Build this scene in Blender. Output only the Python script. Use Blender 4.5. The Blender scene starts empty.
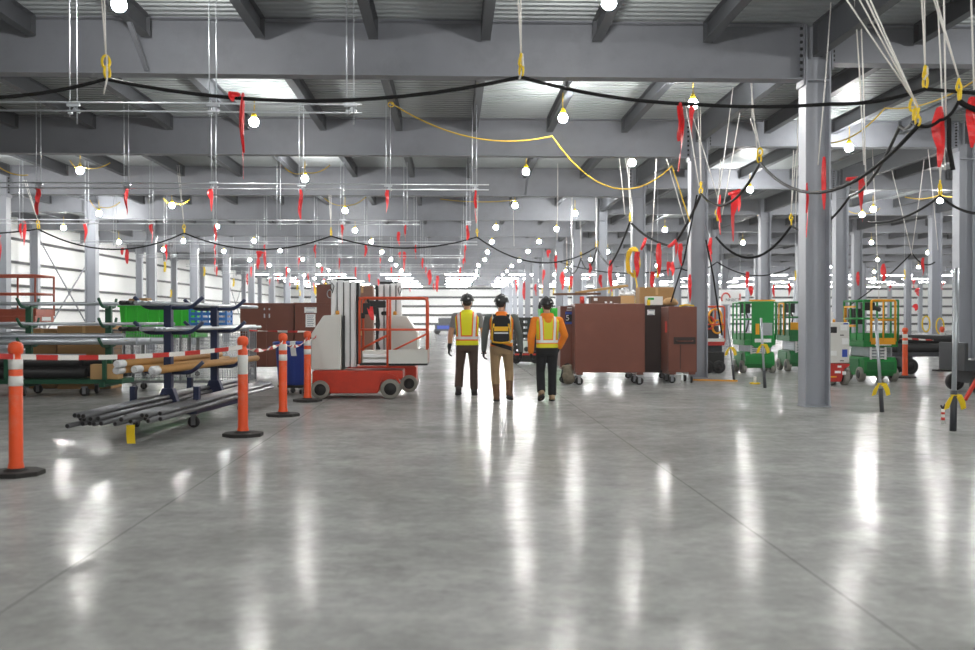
import bpy, bmesh, math, random
from math import sin, cos, pi, radians as R, sqrt, atan2
from mathutils import Vector as V, Matrix as M, Quaternion
random.seed(7)
S = bpy.context.scene
C = S.collection
ORD = ['first','second','third','fourth','fifth','sixth','seventh','eighth','ninth','tenth','eleventh','twelfth','thirteenth','fourteenth','fifteenth','sixteenth','seventeenth','eighteenth','nineteenth','twentieth'] + ['%dth' % i for i in range(21, 90)]

# ------------------------------------------------------------------ camera
CAMH = 1.40; F = 1000.0; YAW = R(2.033); PITCH = R(0.344)
cam = bpy.data.cameras.new('camera'); cam.lens = F/975*36; cam.sensor_width = 36; cam.clip_end = 400; cam.clip_start = .05
camo = bpy.data.objects.new('camera', cam); C.objects.link(camo)
camo.location = (0, 0, CAMH); camo.rotation_euler = (pi/2-PITCH, 0, -YAW)
S.camera = camo
cam.dof.use_dof = True; cam.dof.focus_distance = 17.3; cam.dof.aperture_fstop = 1.6
FW = V((sin(YAW)*cos(PITCH), cos(YAW)*cos(PITCH), -sin(PITCH))); RT = V((cos(YAW), -sin(YAW), 0)); UP = RT.cross(FW)
def ray(px, py): return FW*F + RT*(px-487.5) + UP*(325-py)
def at(px, py, Y):                      # point of the pixel's ray in the vertical plane at distance Y
    r = ray(px, py); t = Y/r.y
    return V((0, 0, CAMH)) + r*t
def proj(p):                            # pixel of a point
    v = V(p)-V((0, 0, CAMH)); k = v.dot(FW)
    return (487.5+F*v.dot(RT)/k, 325-F*v.dot(UP)/k) if k > .1 else (-1e4, -1e4)
def fl(px, py, z=0.0):                  # point of the pixel's ray on the level z
    r = ray(px, py); t = (z-CAMH)/r.z
    return V((0, 0, CAMH)) + r*t

# ------------------------------------------------------------------ materials
MATS = {}
def mat(name, col, rough=.5, metal=0., noise=0., nscale=6., bump=0., bscale=40., spec=.5, emit=None, estr=0., dirt=None, dscale=3., damt=.5):
    m = bpy.data.materials.new(name); m.use_nodes = True
    nt = m.node_tree; b = nt.nodes['Principled BSDF']
    b.inputs['Base Color'].default_value = (*col, 1); b.inputs['Roughness'].default_value = rough; b.inputs['Metallic'].default_value = metal
    b.inputs['Specular IOR Level'].default_value = spec
    if emit: b.inputs['Emission Color'].default_value = (*emit, 1); b.inputs['Emission Strength'].default_value = estr
    tc = None
    if noise or bump or dirt:
        tc = nt.nodes.new('ShaderNodeTexCoord')
    src = None
    if noise:
        n = nt.nodes.new('ShaderNodeTexNoise'); n.inputs['Scale'].default_value = nscale; n.inputs['Detail'].default_value = 5
        nt.links.new(tc.outputs['Object'], n.inputs['Vector'])
        mx = nt.nodes.new('ShaderNodeMix'); mx.data_type = 'RGBA'
        mx.inputs['A'].default_value = (*[max(0, c*(1-noise)) for c in col], 1); mx.inputs['B'].default_value = (*[min(1, c*(1+noise)) for c in col], 1)
        nt.links.new(n.outputs['Fac'], mx.inputs['Factor']); src = mx.outputs['Result']
    if dirt:
        n = nt.nodes.new('ShaderNodeTexNoise'); n.inputs['Scale'].default_value = dscale; n.inputs['Detail'].default_value = 8; n.inputs['Roughness'].default_value = .7
        nt.links.new(tc.outputs['Object'], n.inputs['Vector'])
        rp = nt.nodes.new('ShaderNodeMapRange'); rp.inputs['From Min'].default_value = .5; rp.inputs['From Max'].default_value = .75; rp.inputs['To Max'].default_value = damt
        nt.links.new(n.outputs['Fac'], rp.inputs['Value'])
        mx = nt.nodes.new('ShaderNodeMix'); mx.data_type = 'RGBA'; mx.inputs['B'].default_value = (*dirt, 1); mx.inputs['A'].default_value = (*col, 1)
        if src: nt.links.new(src, mx.inputs['A'])
        nt.links.new(rp.outputs['Result'], mx.inputs['Factor']); src = mx.outputs['Result']
    if src: nt.links.new(src, b.inputs['Base Color'])
    if bump:
        n = nt.nodes.new('ShaderNodeTexNoise'); n.inputs['Scale'].default_value = bscale; n.inputs['Detail'].default_value = 4
        nt.links.new(tc.outputs['Object'], n.inputs['Vector'])
        bp = nt.nodes.new('ShaderNodeBump'); bp.inputs['Strength'].default_value = bump; bp.inputs['Distance'].default_value = .02
        nt.links.new(n.outputs['Fac'], bp.inputs['Height']); nt.links.new(bp.outputs['Normal'], b.inputs['Normal'])
    MATS[name] = m
    return m
def h(s, k=1.):                         # sRGB hex to linear
    f = lambda c: (c/12.92 if c <= .04045 else ((c+.055)/1.055)**2.4)*k
    return tuple(f(int(s[i:i+2], 16)/255) for i in (0, 2, 4))

# ------------------------------------------------------------------ mesh builder
class MB:
    def __init__(s): s.v = []; s.f = []; s.mi = []; s.sm = []
    def add(s, vs, fs, m=0, smooth=False):
        o = len(s.v); s.v += [V(a) for a in vs]
        for f in fs: s.f.append([o+i for i in f]); s.mi.append(m); s.sm.append(smooth)
        return s
    def box(s, c, d, m=0, rot=None):
        c = V(c); hx, hy, hz = d[0]/2, d[1]/2, d[2]/2
        vs = [V((x, y, z)) for z in (-hz, hz) for y in (-hy, hy) for x in (-hx, hx)]
        if rot is not None: vs = [rot @ a for a in vs]
        return s.add([c+a for a in vs], [(0,2,3,1),(4,5,7,6),(0,1,5,4),(1,3,7,5),(3,2,6,7),(2,0,4,6)], m)
    def bx(s, x0, x1, y0, y1, z0, z1, m=0): return s.box(((x0+x1)/2, (y0+y1)/2, (z0+z1)/2), (abs(x1-x0), abs(y1-y0), abs(z1-z0)), m)
    def bar(s, p, q, w, t, m=0, up=(0, 0, 1)):      # rectangular bar from p to q, w across, t along up
        p = V(p); q = V(q); d = (q-p); L = d.length; d.normalize(); u = V(up)
        if abs(d.dot(u)) > .98: u = V((0, 1, 0))
        x = d.cross(u).normalized(); u = x.cross(d)
        return s.box((p+q)/2, (w, L, t), m, M((x, d, u)).transposed())
    def tube(s, pts, r, n=8, m=0, caps=True, smooth=True, closed=False):
        pts = [V(p) for p in pts]; k = len(pts); rr = r if isinstance(r, (list, tuple)) else [r]*k
        vs = []; T = []
        for i in range(k):
            a = pts[(i-1) % k] if (closed or i > 0) else pts[i]; b = pts[(i+1) % k] if (closed or i < k-1) else pts[i]
            t = (b-a); T.append(t.normalized() if t.length > 1e-9 else V((0, 0, 1)))
        u = T[0].orthogonal().normalized()
        for i in range(k):
            if i: u = (T[i-1].rotation_difference(T[i]) @ u)
            u = (u - T[i]*u.dot(T[i])).normalized(); w = T[i].cross(u)
            vs += [pts[i] + (u*cos(2*pi*j/n) + w*sin(2*pi*j/n))*rr[i] for j in range(n)]
        fs = [(i*n+j, i*n+(j+1) % n, (i+1)*n+(j+1) % n, (i+1)*n+j) for i in range(k-1) for j in range(n)]
        if closed:
            best = min(range(n), key=lambda o: (vs[(k-1)*n]-vs[o]).length)
            fs += [((k-1)*n+j, (k-1)*n+(j+1) % n, (best+j+1) % n, (best+j) % n) for j in range(n)]
        s.add(vs, fs, m, smooth)
        if caps and not closed:
            o = len(s.v)-k*n
            s.f.append([o+j for j in range(n)][::-1]); s.mi.append(m); s.sm.append(False)
            s.f.append([o+(k-1)*n+j for j in range(n)]); s.mi.append(m); s.sm.append(False)
        return s
    def cyl(s, p, q, r, r2=None, n=14, m=0, smooth=True): return s.tube([p, q], [r, r if r2 is None else r2], n, m, True, smooth)
    def lathe(s, prof, c=(0, 0, 0), n=20, m=0, smooth=True, axis='z', caps=True):
        c = V(c); vs = []
        def P(r, z, a):
            p = (r*cos(a), r*sin(a), z)
            return V(p) if axis == 'z' else V((p[2], p[0], p[1])) if axis == 'x' else V((p[1], p[2], p[0]))
        for r, z in prof: vs += [c+P(max(r, 1e-4), z, 2*pi*j/n) for j in range(n)]
        k = len(prof)
        fs = [(i*n+j, i*n+(j+1) % n, (i+1)*n+(j+1) % n, (i+1)*n+j) for i in range(k-1) for j in range(n)]
        s.add(vs, fs, m, smooth); o = len(s.v)-k*n
        if not caps: return s
        s.f.append([o+j for j in range(n)][::-1]); s.mi.append(m); s.sm.append(False)
        s.f.append([o+(k-1)*n+j for j in range(n)]); s.mi.append(m); s.sm.append(False)
        return s
    def ell(s, c, r, n=14, m=0, rot=None):
        k = n//2+1; vs = []; fs = []; c = V(c)
        for i in range(k+1):
            a = pi*i/k
            for j in range(n):
                b = 2*pi*j/n; p = V((r[0]*sin(a)*cos(b), r[1]*sin(a)*sin(b), -r[2]*cos(a)))
                if i in (0, k): p = V((0, 0, -r[2]*cos(a)))
                vs.append(c+(rot @ p if rot is not None else p))
        for i in range(k):
            for j in range(n):
                q = (i*n+j, i*n+(j+1) % n, (i+1)*n+(j+1) % n, (i+1)*n+j)
                if i == 0: q = (q[0], q[2], q[3])
                elif i == k-1: q = (q[0], q[1], q[2])
                fs.append(q)
        return s.add(vs, fs, m, True)
    def cap(s, p, q, r1, r2, n=12, m=0):            # capsule with tapered radius
        s.tube([p, q], [r1, r2], n, m); s.ell(p, (r1,)*3, n, m); s.ell(q, (r2,)*3, n, m); return s
    def prism(s, poly, axis, lo, hi, m=0, smooth=False):  # polygon in the two other axes, extruded along axis
        def P(a, b, t): return (t, a, b) if axis == 'x' else (a, t, b) if axis == 'y' else (a, b, t)
        n = len(poly); vs = [P(a, b, lo) for a, b in poly] + [P(a, b, hi) for a, b in poly]
        fs = [list(range(n))[::-1], list(range(n, 2*n))] + [(i, (i+1) % n, n+(i+1) % n, n+i) for i in range(n)]
        return s.add(vs, fs, m, smooth)
    def strip(s, pts, wid, nrm, t=.004, m=0, ms=None):    # thin ribbon: centre points, half-width vectors, thickness
        k = len(pts); vs = []
        for p, w, nn in zip(pts, wid, nrm):
            p, w, nn = V(p), V(w), V(nn).normalized()*t/2
            vs += [p-w-nn, p+w-nn, p+w+nn, p-w+nn]
        for i in range(k-1):
            a, b = i*4, (i+1)*4; mm = ms(i) if ms else m
            s.add([], [], 0)
        o = len(s.v); s.v += vs
        for i in range(k-1):
            a, b = o+i*4, o+(i+1)*4; mm = ms(i) if ms else m
            for j in range(4):
                s.f.append([a+j, a+(j+1) % 4, b+(j+1) % 4, b+j]); s.mi.append(mm); s.sm.append(False)
        for a in (o, o+(k-1)*4): s.f.append([a, a+1, a+2, a+3]); s.mi.append(ms(0 if a == o else k-2) if ms else m); s.sm.append(False)
        return s
    def mesh(s, name, mats):
        me = bpy.data.meshes.new(name); me.from_pydata([tuple(a) for a in s.v], [], s.f)
        for m_ in (mats if isinstance(mats, (list, tuple)) else [mats]): me.materials.append(m_)
        me.polygons.foreach_set('material_index', s.mi); me.polygons.foreach_set('use_smooth', s.sm)
        bm = bmesh.new(); bm.from_mesh(me); bmesh.ops.recalc_face_normals(bm, faces=bm.faces); bm.to_mesh(me); bm.free()
        me.update(); return me
    def build(s, name, mats, parent=None, loc=(0, 0, 0), rz=0., bevel=0., seg=2):
        o = bpy.data.objects.new(name, s.mesh(name, mats)); C.objects.link(o)
        if parent is not None: o.parent = parent
        o.location = loc; o.rotation_euler = (0, 0, rz)
        if bevel:
            b = o.modifiers.new('bevel', 'BEVEL'); b.width = bevel; b.segments = seg; b.limit_method = 'ANGLE'; b.angle_limit = R(50)
        return o
def tag(o, label=None, cat=None, group=None, kind=None):
    if label: o['label'] = label
    if cat: o['category'] = cat
    if group: o['group'] = group
    if kind: o['kind'] = kind
    return o
def thing(name, label, cat, loc=(0, 0, 0), rz=0., group=None):
    o = bpy.data.objects.new(name, None); C.objects.link(o); o.location = loc; o.rotation_euler = (0, 0, rz); o.empty_display_size = .1
    return tag(o, label, cat, group)
KIDS = {}
def children(o): return [c for c in o.children]
def dup(o, loc=None, rz=None, label=None, group=None, parent=None):
    c = o.copy(); C.objects.link(c)
    if parent is not None: c.parent = parent
    if loc is not None: c.location = loc
    if rz is not None: c.rotation_euler = (0, 0, rz)
    if label: c['label'] = label
    if group: c['group'] = group
    for ch in children(o): dup(ch, parent=c)
    return c
def arc(c, r, a0, a1, n, ax='xz'):
    out = []
    for i in range(n+1):
        a = a0+(a1-a0)*i/n; x, y = r*cos(a), r*sin(a)
        out.append(V(c)+(V((x, 0, y)) if ax == 'xz' else V((x, y, 0)) if ax == 'xy' else V((0, x, y))))
    return out
def rounded(pts, r=.06, n=4):           # polyline with its inner corners rounded
    pts = [V(p) for p in pts]; out = [pts[0]]
    for a, b, c in zip(pts, pts[1:], pts[2:]):
        u = (a-b); w = (c-b); k = min(r, u.length*.45, w.length*.45); u.normalize(); w.normalize()
        p, q = b+u*k, b+w*k
        for i in range(n+1):
            t = i/n; out.append(p*(1-t)**2+b*2*t*(1-t)+q*t*t)
    return out+[pts[-1]]
def sag(p, q, d, n=14, skip=0):         # hanging line between two points
    p, q = V(p), V(q)
    return [p.lerp(q, i/n)-V((0, 0, d*4*(i/n)*(1-i/n))) for i in range(skip, n+1)]
# ------------------------------------------------------------------ materials of the hall
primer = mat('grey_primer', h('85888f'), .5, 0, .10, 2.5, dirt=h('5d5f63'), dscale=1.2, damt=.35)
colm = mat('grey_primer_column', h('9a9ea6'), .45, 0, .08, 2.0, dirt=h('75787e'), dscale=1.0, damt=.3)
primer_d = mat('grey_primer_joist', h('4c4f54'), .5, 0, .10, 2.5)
galv = mat('galvanised_deck', h('a9afb0'), .42, .25, .12, 1.2)
liner = mat('white_insulation', h('f6f7f5'), .6, 0, .03, .7, bump=.25, bscale=2.2)
girtm = mat('dark_girt', h('222427'), .55)
zinc = mat('zinc_rod', h('c3c8cd'), .35, .6)
white = mat('white_paint', h('e8e9e7'), .5)
black = mat('black_rubber', h('161616'), .55)
blackm = mat('black_plastic', h('1b1c1e'), .4)
rope_w = mat('white_rope', h('e9e6e0'), .8)
yel = mat('yellow_plastic', h('f2cf12'), .4)
redt = mat('red_tape', h('e8262a'), .35, 0, .25, 14)
yelc = mat('yellow_cord', h('d9b32c'), .5)
bulbm = mat('lamp_glow', (1, 1, 1), .4, emit=(1.0, .985, .96), estr=330.)
steel = mat('bare_steel', h('9a9c9f'), .3, .9, .15, 12)

def concrete():
    m = bpy.data.materials.new('polished_concrete'); m.use_nodes = True; nt = m.node_tree; b = nt.nodes['Principled BSDF']
    N = nt.nodes.new; L = nt.links.new
    tc = N('ShaderNodeTexCoord')
    def noise(sc, det, rough, mp=None):
        n = N('ShaderNodeTexNoise'); n.inputs['Scale'].default_value = sc; n.inputs['Detail'].default_value = det; n.inputs['Roughness'].default_value = rough
        if mp:
            q = N('ShaderNodeMapping'); q.inputs['Scale'].default_value = mp; L(tc.outputs['Object'], q.inputs['Vector']); L(q.outputs['Vector'], n.inputs['Vector'])
        else: L(tc.outputs['Object'], n.inputs['Vector'])
        return n.outputs['Fac']
    def rng(v, a, b_, c, d):
        r = N('ShaderNodeMapRange'); r.inputs['From Min'].default_value = a; r.inputs['From Max'].default_value = b_; r.inputs['To Min'].default_value = c; r.inputs['To Max'].default_value = d
        L(v, r.inputs['Value']); return r.outputs['Result']
    def math_(op, a, b_=None):
        n = N('ShaderNodeMath'); n.operation = op
        for i, x in enumerate((a, b_)):
            if x is None: continue
            if isinstance(x, (int, float)): n.inputs[i].default_value = x
            else: L(x, n.inputs[i])
        return n.outputs[0]
    big = rng(noise(.35, 6, .6), .3, .7, .74, 1.2)
    streak = rng(noise(1.9, 7, .72, (1, 1.05, 1)), .32, .7, .80, 1.14)
    fine = rng(noise(9., 8, .75), .35, .68, .84, 1.1)
    smudge = rng(noise(1.1, 9, .8, (1, 1.1, 1)), .54, .70, 1., .72)
    val = math_('MULTIPLY', math_('MULTIPLY', math_('MULTIPLY', big, streak), fine), smudge)
    sx = N('ShaderNodeSeparateXYZ'); L(tc.outputs['Object'], sx.inputs[0])
    # saw-cut control joints, one every 4.13 m across the hall
    xm = math_('ABSOLUTE', math_('SUBTRACT', math_('PINGPONG', math_('SUBTRACT', sx.outputs['X'], 1.98), 2.065), 0.))
    j = math_('LESS_THAN', xm, .005)
    ym = math_('PINGPONG', math_('SUBTRACT', sx.outputs['Y'], 19.4), 3.81)
    j2 = math_('LESS_THAN', ym, .004)
    jj = math_('MAXIMUM', j, j2)
    val = math_('MULTIPLY', val, math_('SUBTRACT', 1., math_('MULTIPLY', jj, .52)))
    # rusty stains
    st = rng(noise(.9, 5, .6, (1, 1, 1)), .68, .80, 0, .35)
    mx = N('ShaderNodeMix'); mx.data_type = 'RGBA'; mx.inputs['A'].default_value = (.40, .402, .388, 1); mx.inputs['B'].default_value = (.37, .31, .26, 1); L(st, mx.inputs['Factor'])
    vm = N('ShaderNodeVectorMath'); vm.operation = 'SCALE'; L(mx.outputs['Result'], vm.inputs[0]); L(val, vm.inputs['Scale'])
    L(vm.outputs[0], b.inputs['Base Color'])
    L(rng(noise(1.6, 6, .7), .3, .72, .10, .22), b.inputs['Roughness'])
    b.inputs['Specular IOR Level'].default_value = .0
    bp = N('ShaderNodeBump'); bp.inputs['Strength'].default_value = .05; bp.inputs['Distance'].default_value = .02
    L(noise(5.0, 4, .6), bp.inputs['Height']); L(bp.outputs['Normal'], b.inputs['Normal'])
    b2 = N('ShaderNodeBump'); b2.inputs['Strength'].default_value = .10; b2.inputs['Distance'].default_value = .01; L(noise(16., 5, .65), b2.inputs['Height']); L(bp.outputs['Normal'], b2.inputs['Normal'])
    g = N('ShaderNodeBsdfGlossy'); L(b2.outputs['Normal'], g.inputs['Normal']); L(rng(noise(1.6, 6, .7), .3, .72, .09, .23), g.inputs['Roughness'])
    fr = N('ShaderNodeFresnel'); fr.inputs['IOR'].default_value = 1.5
    ms = N('ShaderNodeMixShader'); L(math_('MULTIPLY', math_('MULTIPLY', fr.outputs[0], math_('ADD', math_('MULTIPLY', fr.outputs[0], .95), .02)), rng(noise(3.5, 7, .7, (1, .7, 1)), .35, .68, .55, 1.0)), ms.inputs[0]); L(b.outputs[0], ms.inputs[1]); L(g.outputs[0], ms.inputs[2])
    L(ms.outputs[0], nt.nodes['Material Output'].inputs['Surface'])
    return m
conc = concrete()

# ------------------------------------------------------------------ hall dimensions
HAZE = .0011
BAY = 7.62; Y1 = 15.85                       # second girder row seen from the front is at Y1
XL, XR, YB, YF = -19.7, 66., 118., -13.     # walls
JS = 1.754; ZD, ZJ, ZG, ZGS = 6.09, 5.77, 5.21, 5.47
COLX = [-19.0, -13.75, 5.81, 12.22, 19.0, 32., 51.]
def girder_y(k): return Y1+BAY*(k-1)
def visible(x, y, m=2.5): return -.47*y-m < x < .53*y+m

f = MB(); f.bx(XL-.3, XR+.3, YF-.3, YB+.3, -.2, 0); tag(f.build('floor', conc), 'polished grey concrete floor with long saw-cut joints', kind='structure')
# roof deck: corrugated sheet with ribs across the hall
d = MB(); vs = []; fs = []
y = YF
prof = []
while y < YB:
    prof += [(y, ZD), (y+.095, ZD), (y+.12, ZD+.055), (y+.185, ZD+.055)]; y += .21
for yy, zz in prof: vs += [(XL, yy, zz), (XR, yy, zz)]
fs = [(2*i, 2*i+1, 2*i+3, 2*i+2) for i in range(len(prof)-1)]
d.add(vs, fs); d.bx(XL, XR, YF, YB, ZD+.09, ZD+.25)
tag(d.build('ceiling', galv), 'corrugated galvanised steel roof deck over the hall', kind='structure')
def wall(name, x0, x1, y0, y1, label):
    w = MB(); w.bx(x0, x1, y0, y1, 0, ZD+.2)
    return tag(w.build(name, liner), label, kind='structure')
wl = wall('wall_left', XL-.2, XL, YF, YB, 'white insulated long wall with dark horizontal girts')
wr = wall('wall_right', XR, XR+.2, YF, YB, 'far white insulated wall beyond the right column rows')
wb = wall('wall_back', XL, XR, YB, YB+.2, 'distant white end wall with grey horizontal girts')
wf = wall('wall_front', XL, XR, YF-.2, YF, 'white end wall behind the viewpoint')
for i in range(6):
    z = .82+1.045*i
    g = MB(); g.bx(XL, XL+.13, YF, YB, z-.055, z+.055); g.build('girt', girtm, wl)
    g = MB(); g.bx(XL, XR, YB-.16, YB, z-.11, z+.11); g.build('girt', girtm, wb)
    if i < 5:
        g = MB(); g.bx(XR-.13, XR, YF, YB, z-.055, z+.055); g.build('girt', girtm, wr)
# ------------------------------------------------------------------ columns
def hsec(w, dp, tf, tw):        # H section outline in (x, y): flanges face left and right, web across
    a, b = w/2, dp/2
    return [(-a, -b), (-a+tf, -b), (-a+tf, -tw/2), (a-tf, -tw/2), (a-tf, -b), (a, -b), (a, b), (a-tf, b), (a-tf, tw/2), (-a+tf, tw/2), (-a+tf, b), (-a, b)]
def column_mesh(zt, w=.405, dp=.33):
    c = MB(); c.prism(hsec(w, dp, .026, .018), 'z', 0, zt); c.bx(-w/2-.01, w/2+.01, -dp/2-.01, dp/2+.01, 0, .025)
    c.bx(-w/2+.026, w/2-.026, -dp/2+.01, -.009, ZG-.02, ZG)
    return c.mesh('steel_column', colm)
cm = column_mesh(ZD-.02); cmw = column_mesh(ZD-.02, .36, .3)
for ci, x in enumerate(COLX):
    for k in range(-1, 15):
        yk = girder_y(k)
        if not visible(x, yk, 1.0) or yk > YB-1 or yk < 2: continue
        o = bpy.data.objects.new('steel_column', cmw if ci == 0 else cm); C.objects.link(o); o.location = (x, yk, 0)
        row = {0: 'along the white left wall', 1: 'in the row left of the aisle', 2: 'in the row right of the aisle'}.get(ci, 'in the %s row right of the aisle' % ORD[ci-2])
        tag(o, 'grey H-section steel column %s, at the %s cross girder' % (row, ORD[k]), 'column', 'steel columns', 'structure')
# ------------------------------------------------------------------ girders
def isec_bm(m, x0, x1, z0, z1, bf, tf=.022, tw=.014, y=0.):
    m.bx(x0, x1, y-bf/2, y+bf/2, z0, z0+tf); m.bx(x0, x1, y-bf/2, y+bf/2, z1-tf, z1); m.bx(x0, x1, y-tw/2, y+tw/2, z0+tf, z1-tf)
def girder_mesh(L, z0, bolts):
    g = MB(); isec_bm(g, 0, L, z0, ZD-.003, .30)
    for xe, s in ((.012, 1), (L-.012, -1)):
        g.bx(xe-.012, xe+.012, -.17, .17, z0-.10, ZD-.01)
        if bolts:
            n = 8
            for i in range(n):
                z = z0+.05+(ZD-z0-.12)*i/(n-1)
                for yy in (-.11, .11): g.cyl((xe, yy, z), (xe+s*.05, yy, z), .024, n=6, smooth=False, m=1)
    return g
gcache = {}
nodes = COLX
for k in range(-1, 15):
    yk = girder_y(k)
    if yk > YB-1: continue
    xs = [XL]+COLX+[XR]
    for i, (a, b) in enumerate(zip(xs, xs[1:])):
        if not (visible(a, yk, 4) or visible(b, yk, 4) or (a < 0 < b)): continue
        x0 = a+(.215 if i > 0 else 0); x1 = b-.215
        z0 = ZG if i == 2 else ZGS
        key = (round(x1-x0, 3), z0, k < 4)
        if key not in gcache: gcache[key] = girder_mesh(x1-x0, z0, k < 4).mesh('girder_beam', [primer, girtm])
        o = bpy.data.objects.new('girder_beam', gcache[key]); C.objects.link(o); o.location = (x0, yk, 0)
        where = {0: 'against the left wall', 1: 'in the narrow left side bay', 2: 'spanning the wide main aisle'}.get(i, 'in the %s side bay right of the aisle' % ORD[i-3])
        tag(o, 'grey steel cross girder %s, %s girder line from the camera' % (where, ORD[max(k, 0)] if k >= 0 else 'overhead'), 'beam', 'cross girders', 'structure')
# ------------------------------------------------------------------ joists
def joist_section(m, x, y0, y1, z0=ZJ):
    bf = .15
    m.bx(x-bf/2, x+bf/2, y0, y1, z0, z0+.014); m.bx(x-bf/2, x+bf/2, y0, y1, ZD-.02, ZD-.004); m.bx(x-.006, x+.006, y0, y1, z0+.014, ZD-.02)
    for yy in (y0+.0, y1-.02): m.bx(x-.076, x+.076, yy, yy+.02, z0-.01, ZD-.02)
jxs = []
n = int((5.79-XL)/JS)
jxs += [5.79-JS*i for i in range(0, n+1)]
xx = 5.72
for a, b in zip(COLX[2:]+[], COLX[3:]+[XR]):
    m_ = max(3, round((b-a)/1.68))
    jxs += [a+(b-a)*i/m_ for i in range(1, m_+1)]
jxs.sort()
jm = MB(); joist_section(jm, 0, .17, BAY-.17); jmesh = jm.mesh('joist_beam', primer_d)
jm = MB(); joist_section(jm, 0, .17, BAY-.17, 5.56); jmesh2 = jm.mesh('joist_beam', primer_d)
far = MB()
for k in range(-1, 14):
    y0 = girder_y(k)
    vis = [x for x in jxs if visible(x, y0+BAY, 1.)]
    for i, x in enumerate(vis):
        oncol = any(abs(x-c) < .12 for c in COLX)
        if k <= 7:
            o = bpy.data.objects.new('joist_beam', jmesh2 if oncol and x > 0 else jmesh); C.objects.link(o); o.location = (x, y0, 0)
            tag(o, 'grey steel roof joist, %s from the left in the %s bay from the camera' % (ORD[i], ORD[k+1]), 'beam', 'roof joists', 'structure')
        else: joist_section(far, x, y0+.17, y0+BAY-.17)
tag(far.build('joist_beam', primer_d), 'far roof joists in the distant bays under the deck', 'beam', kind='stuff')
# short fly braces from joist to girder foot, and X rods on the left wall
for i, (x, k, s) in enumerate(((5.79-JS*6, 1, -1), (5.79-JS*2, 3, -1))):
    b = MB(); yk = girder_y(k); b.bar((x+.02, yk-.95, ZJ+.0), (x+.02, yk-.10, ZG+.05), .07, .012, up=(1, 0, 0)); b.bar((x-.01, yk-.95, ZJ), (x-.01, yk-.10, ZG+.05), .012, .07, up=(1, 0, 0))
    tag(b.build('brace_beam', primer), 'short steel angle brace from %s joist from aisle column to the %s girder foot' % (ORD[round((5.79-x)/JS)-1], ORD[k]), 'brace', 'fly braces', 'structure')
for i, (k0, k1) in enumerate(((5, 6), (10, 11))):
    ya, yb = girder_y(k0), girder_y(k1)
    for s in (0, 1):
        b = MB(); p = (-18.9, ya, .15 if s else 5.2); q = (-18.9, yb, 5.2 if s else .15); b.cyl(p, q, .032, n=8); b.ell(V(p).lerp(V(q), .5), (.06, .12, .12), 8)
        tag(b.build('brace_rod_beam', primer), 'thin diagonal brace rod on the left wall, %s to the far end, %s pair' % ('rising' if s else 'falling', ORD[i]), 'brace', 'wall brace rods', 'structure')
# ------------------------------------------------------------------ work lamps
def lamp_proto():
    t = thing('work_lamp', 'lamp', 'lamp', (0, 0, 0), 0, 'temporary work lamps')
    b = MB(); b.lathe([(.0, -.105), (.045, -.1), (.075, -.075), (.09, -.035), (.088, 0), (.07, .04), (.045, .065), (.0, .07)], n=12); b.build('bulb', bulbm, t)
    s = MB(); s.lathe([(.05, .06), (.055, .075), (.05, .12), (.035, .16), (.012, .18)], n=10); s.build('socket', yel, t)
    s = MB(); s.tube([(0, 0, .17), (.01, 0, .35), (0, 0, ZJ-5.3)], .009, 6); s.build('lamp_cord', yelc, t)
    return t
lp = None
LX = [-16.5, -13.1, -9.7, -4.0, 2.05, 4.45, 9.0, 14.8, 21.5, 28., 34.5, 41., 47.5, 54., 60.5]
exact = {(1, 3): (254, 121), (1, 4): (563, 117), (1, 5): (693, 103), (1, 6): (849, 147), (2, 2): (80, 170), (2, 3): (305, 178), (2, 4): (526, 171), (2, 5): (632, 162), (2, 6): (750, 189),
         (3, 1): (99, 213), (3, 2): (172, 205), (3, 3): (345, 210), (3, 4): (515, 205), (3, 5): (575, 213), (3, 6): (862, 214), (4, 2): (217, 226), (4, 3): (355, 230), (4, 4): (496, 227), (4, 1): (153, 237), (4, 7): (940, 200),
         (0, 3): (119, 3), (0, 4): (609, 1)}
cnt = {}
for r_ in range(-2, 14):
    yr = 12.0+7.6*r_
    for c_, x in enumerate(LX):
        y = yr+random.uniform(-.5, .5); x_ = x+random.uniform(-.15, .15); z = 5.3+random.uniform(-.06, .05)
        if (r_, c_) in exact:
            px, py = exact[(r_, c_)]; p = fl(px, py, 5.3); x_, y, z = p.x, p.y, 5.3
        elif r_ < 0 and not -18 < x < 15: continue
        elif r_ >= 0 and not visible(x, y, 6.): continue
        elif r_ > 6 and c_ in (0, 8, 12): continue
        elif (r_, c_) == (0, 5): continue
        if r_ < 2 and c_ < 3: continue
        pp = proj((x_, y, z)); inside = -4 < pp[0] < 979 and pp[1] > -4
        nl = cnt[r_] = cnt.get(r_, 0)+(1 if inside else 0)
        lab = 'lit work lamp, %s from the left in the %s lamp row from the camera' % (ORD[nl-1], ORD[max(r_, 0)])
        if not inside: lab = 'lit work lamp hanging just outside the view, %s side' % ('left' if x_ < 0 else 'right')
        if r_ < 0: lab = 'lit work lamp in the bay behind the viewpoint'
        if lp is None: lp = lamp_proto(); o = lp; o.location = (x_, y, z); o['label'] = lab
        else: o = dup(lp, (x_, y, z), random.uniform(0, 6), lab)
        if not inside: o['group'] = 'work lamps outside the view'
        if r_ < 0: o['group'] = 'lamps behind the viewpoint'
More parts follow.
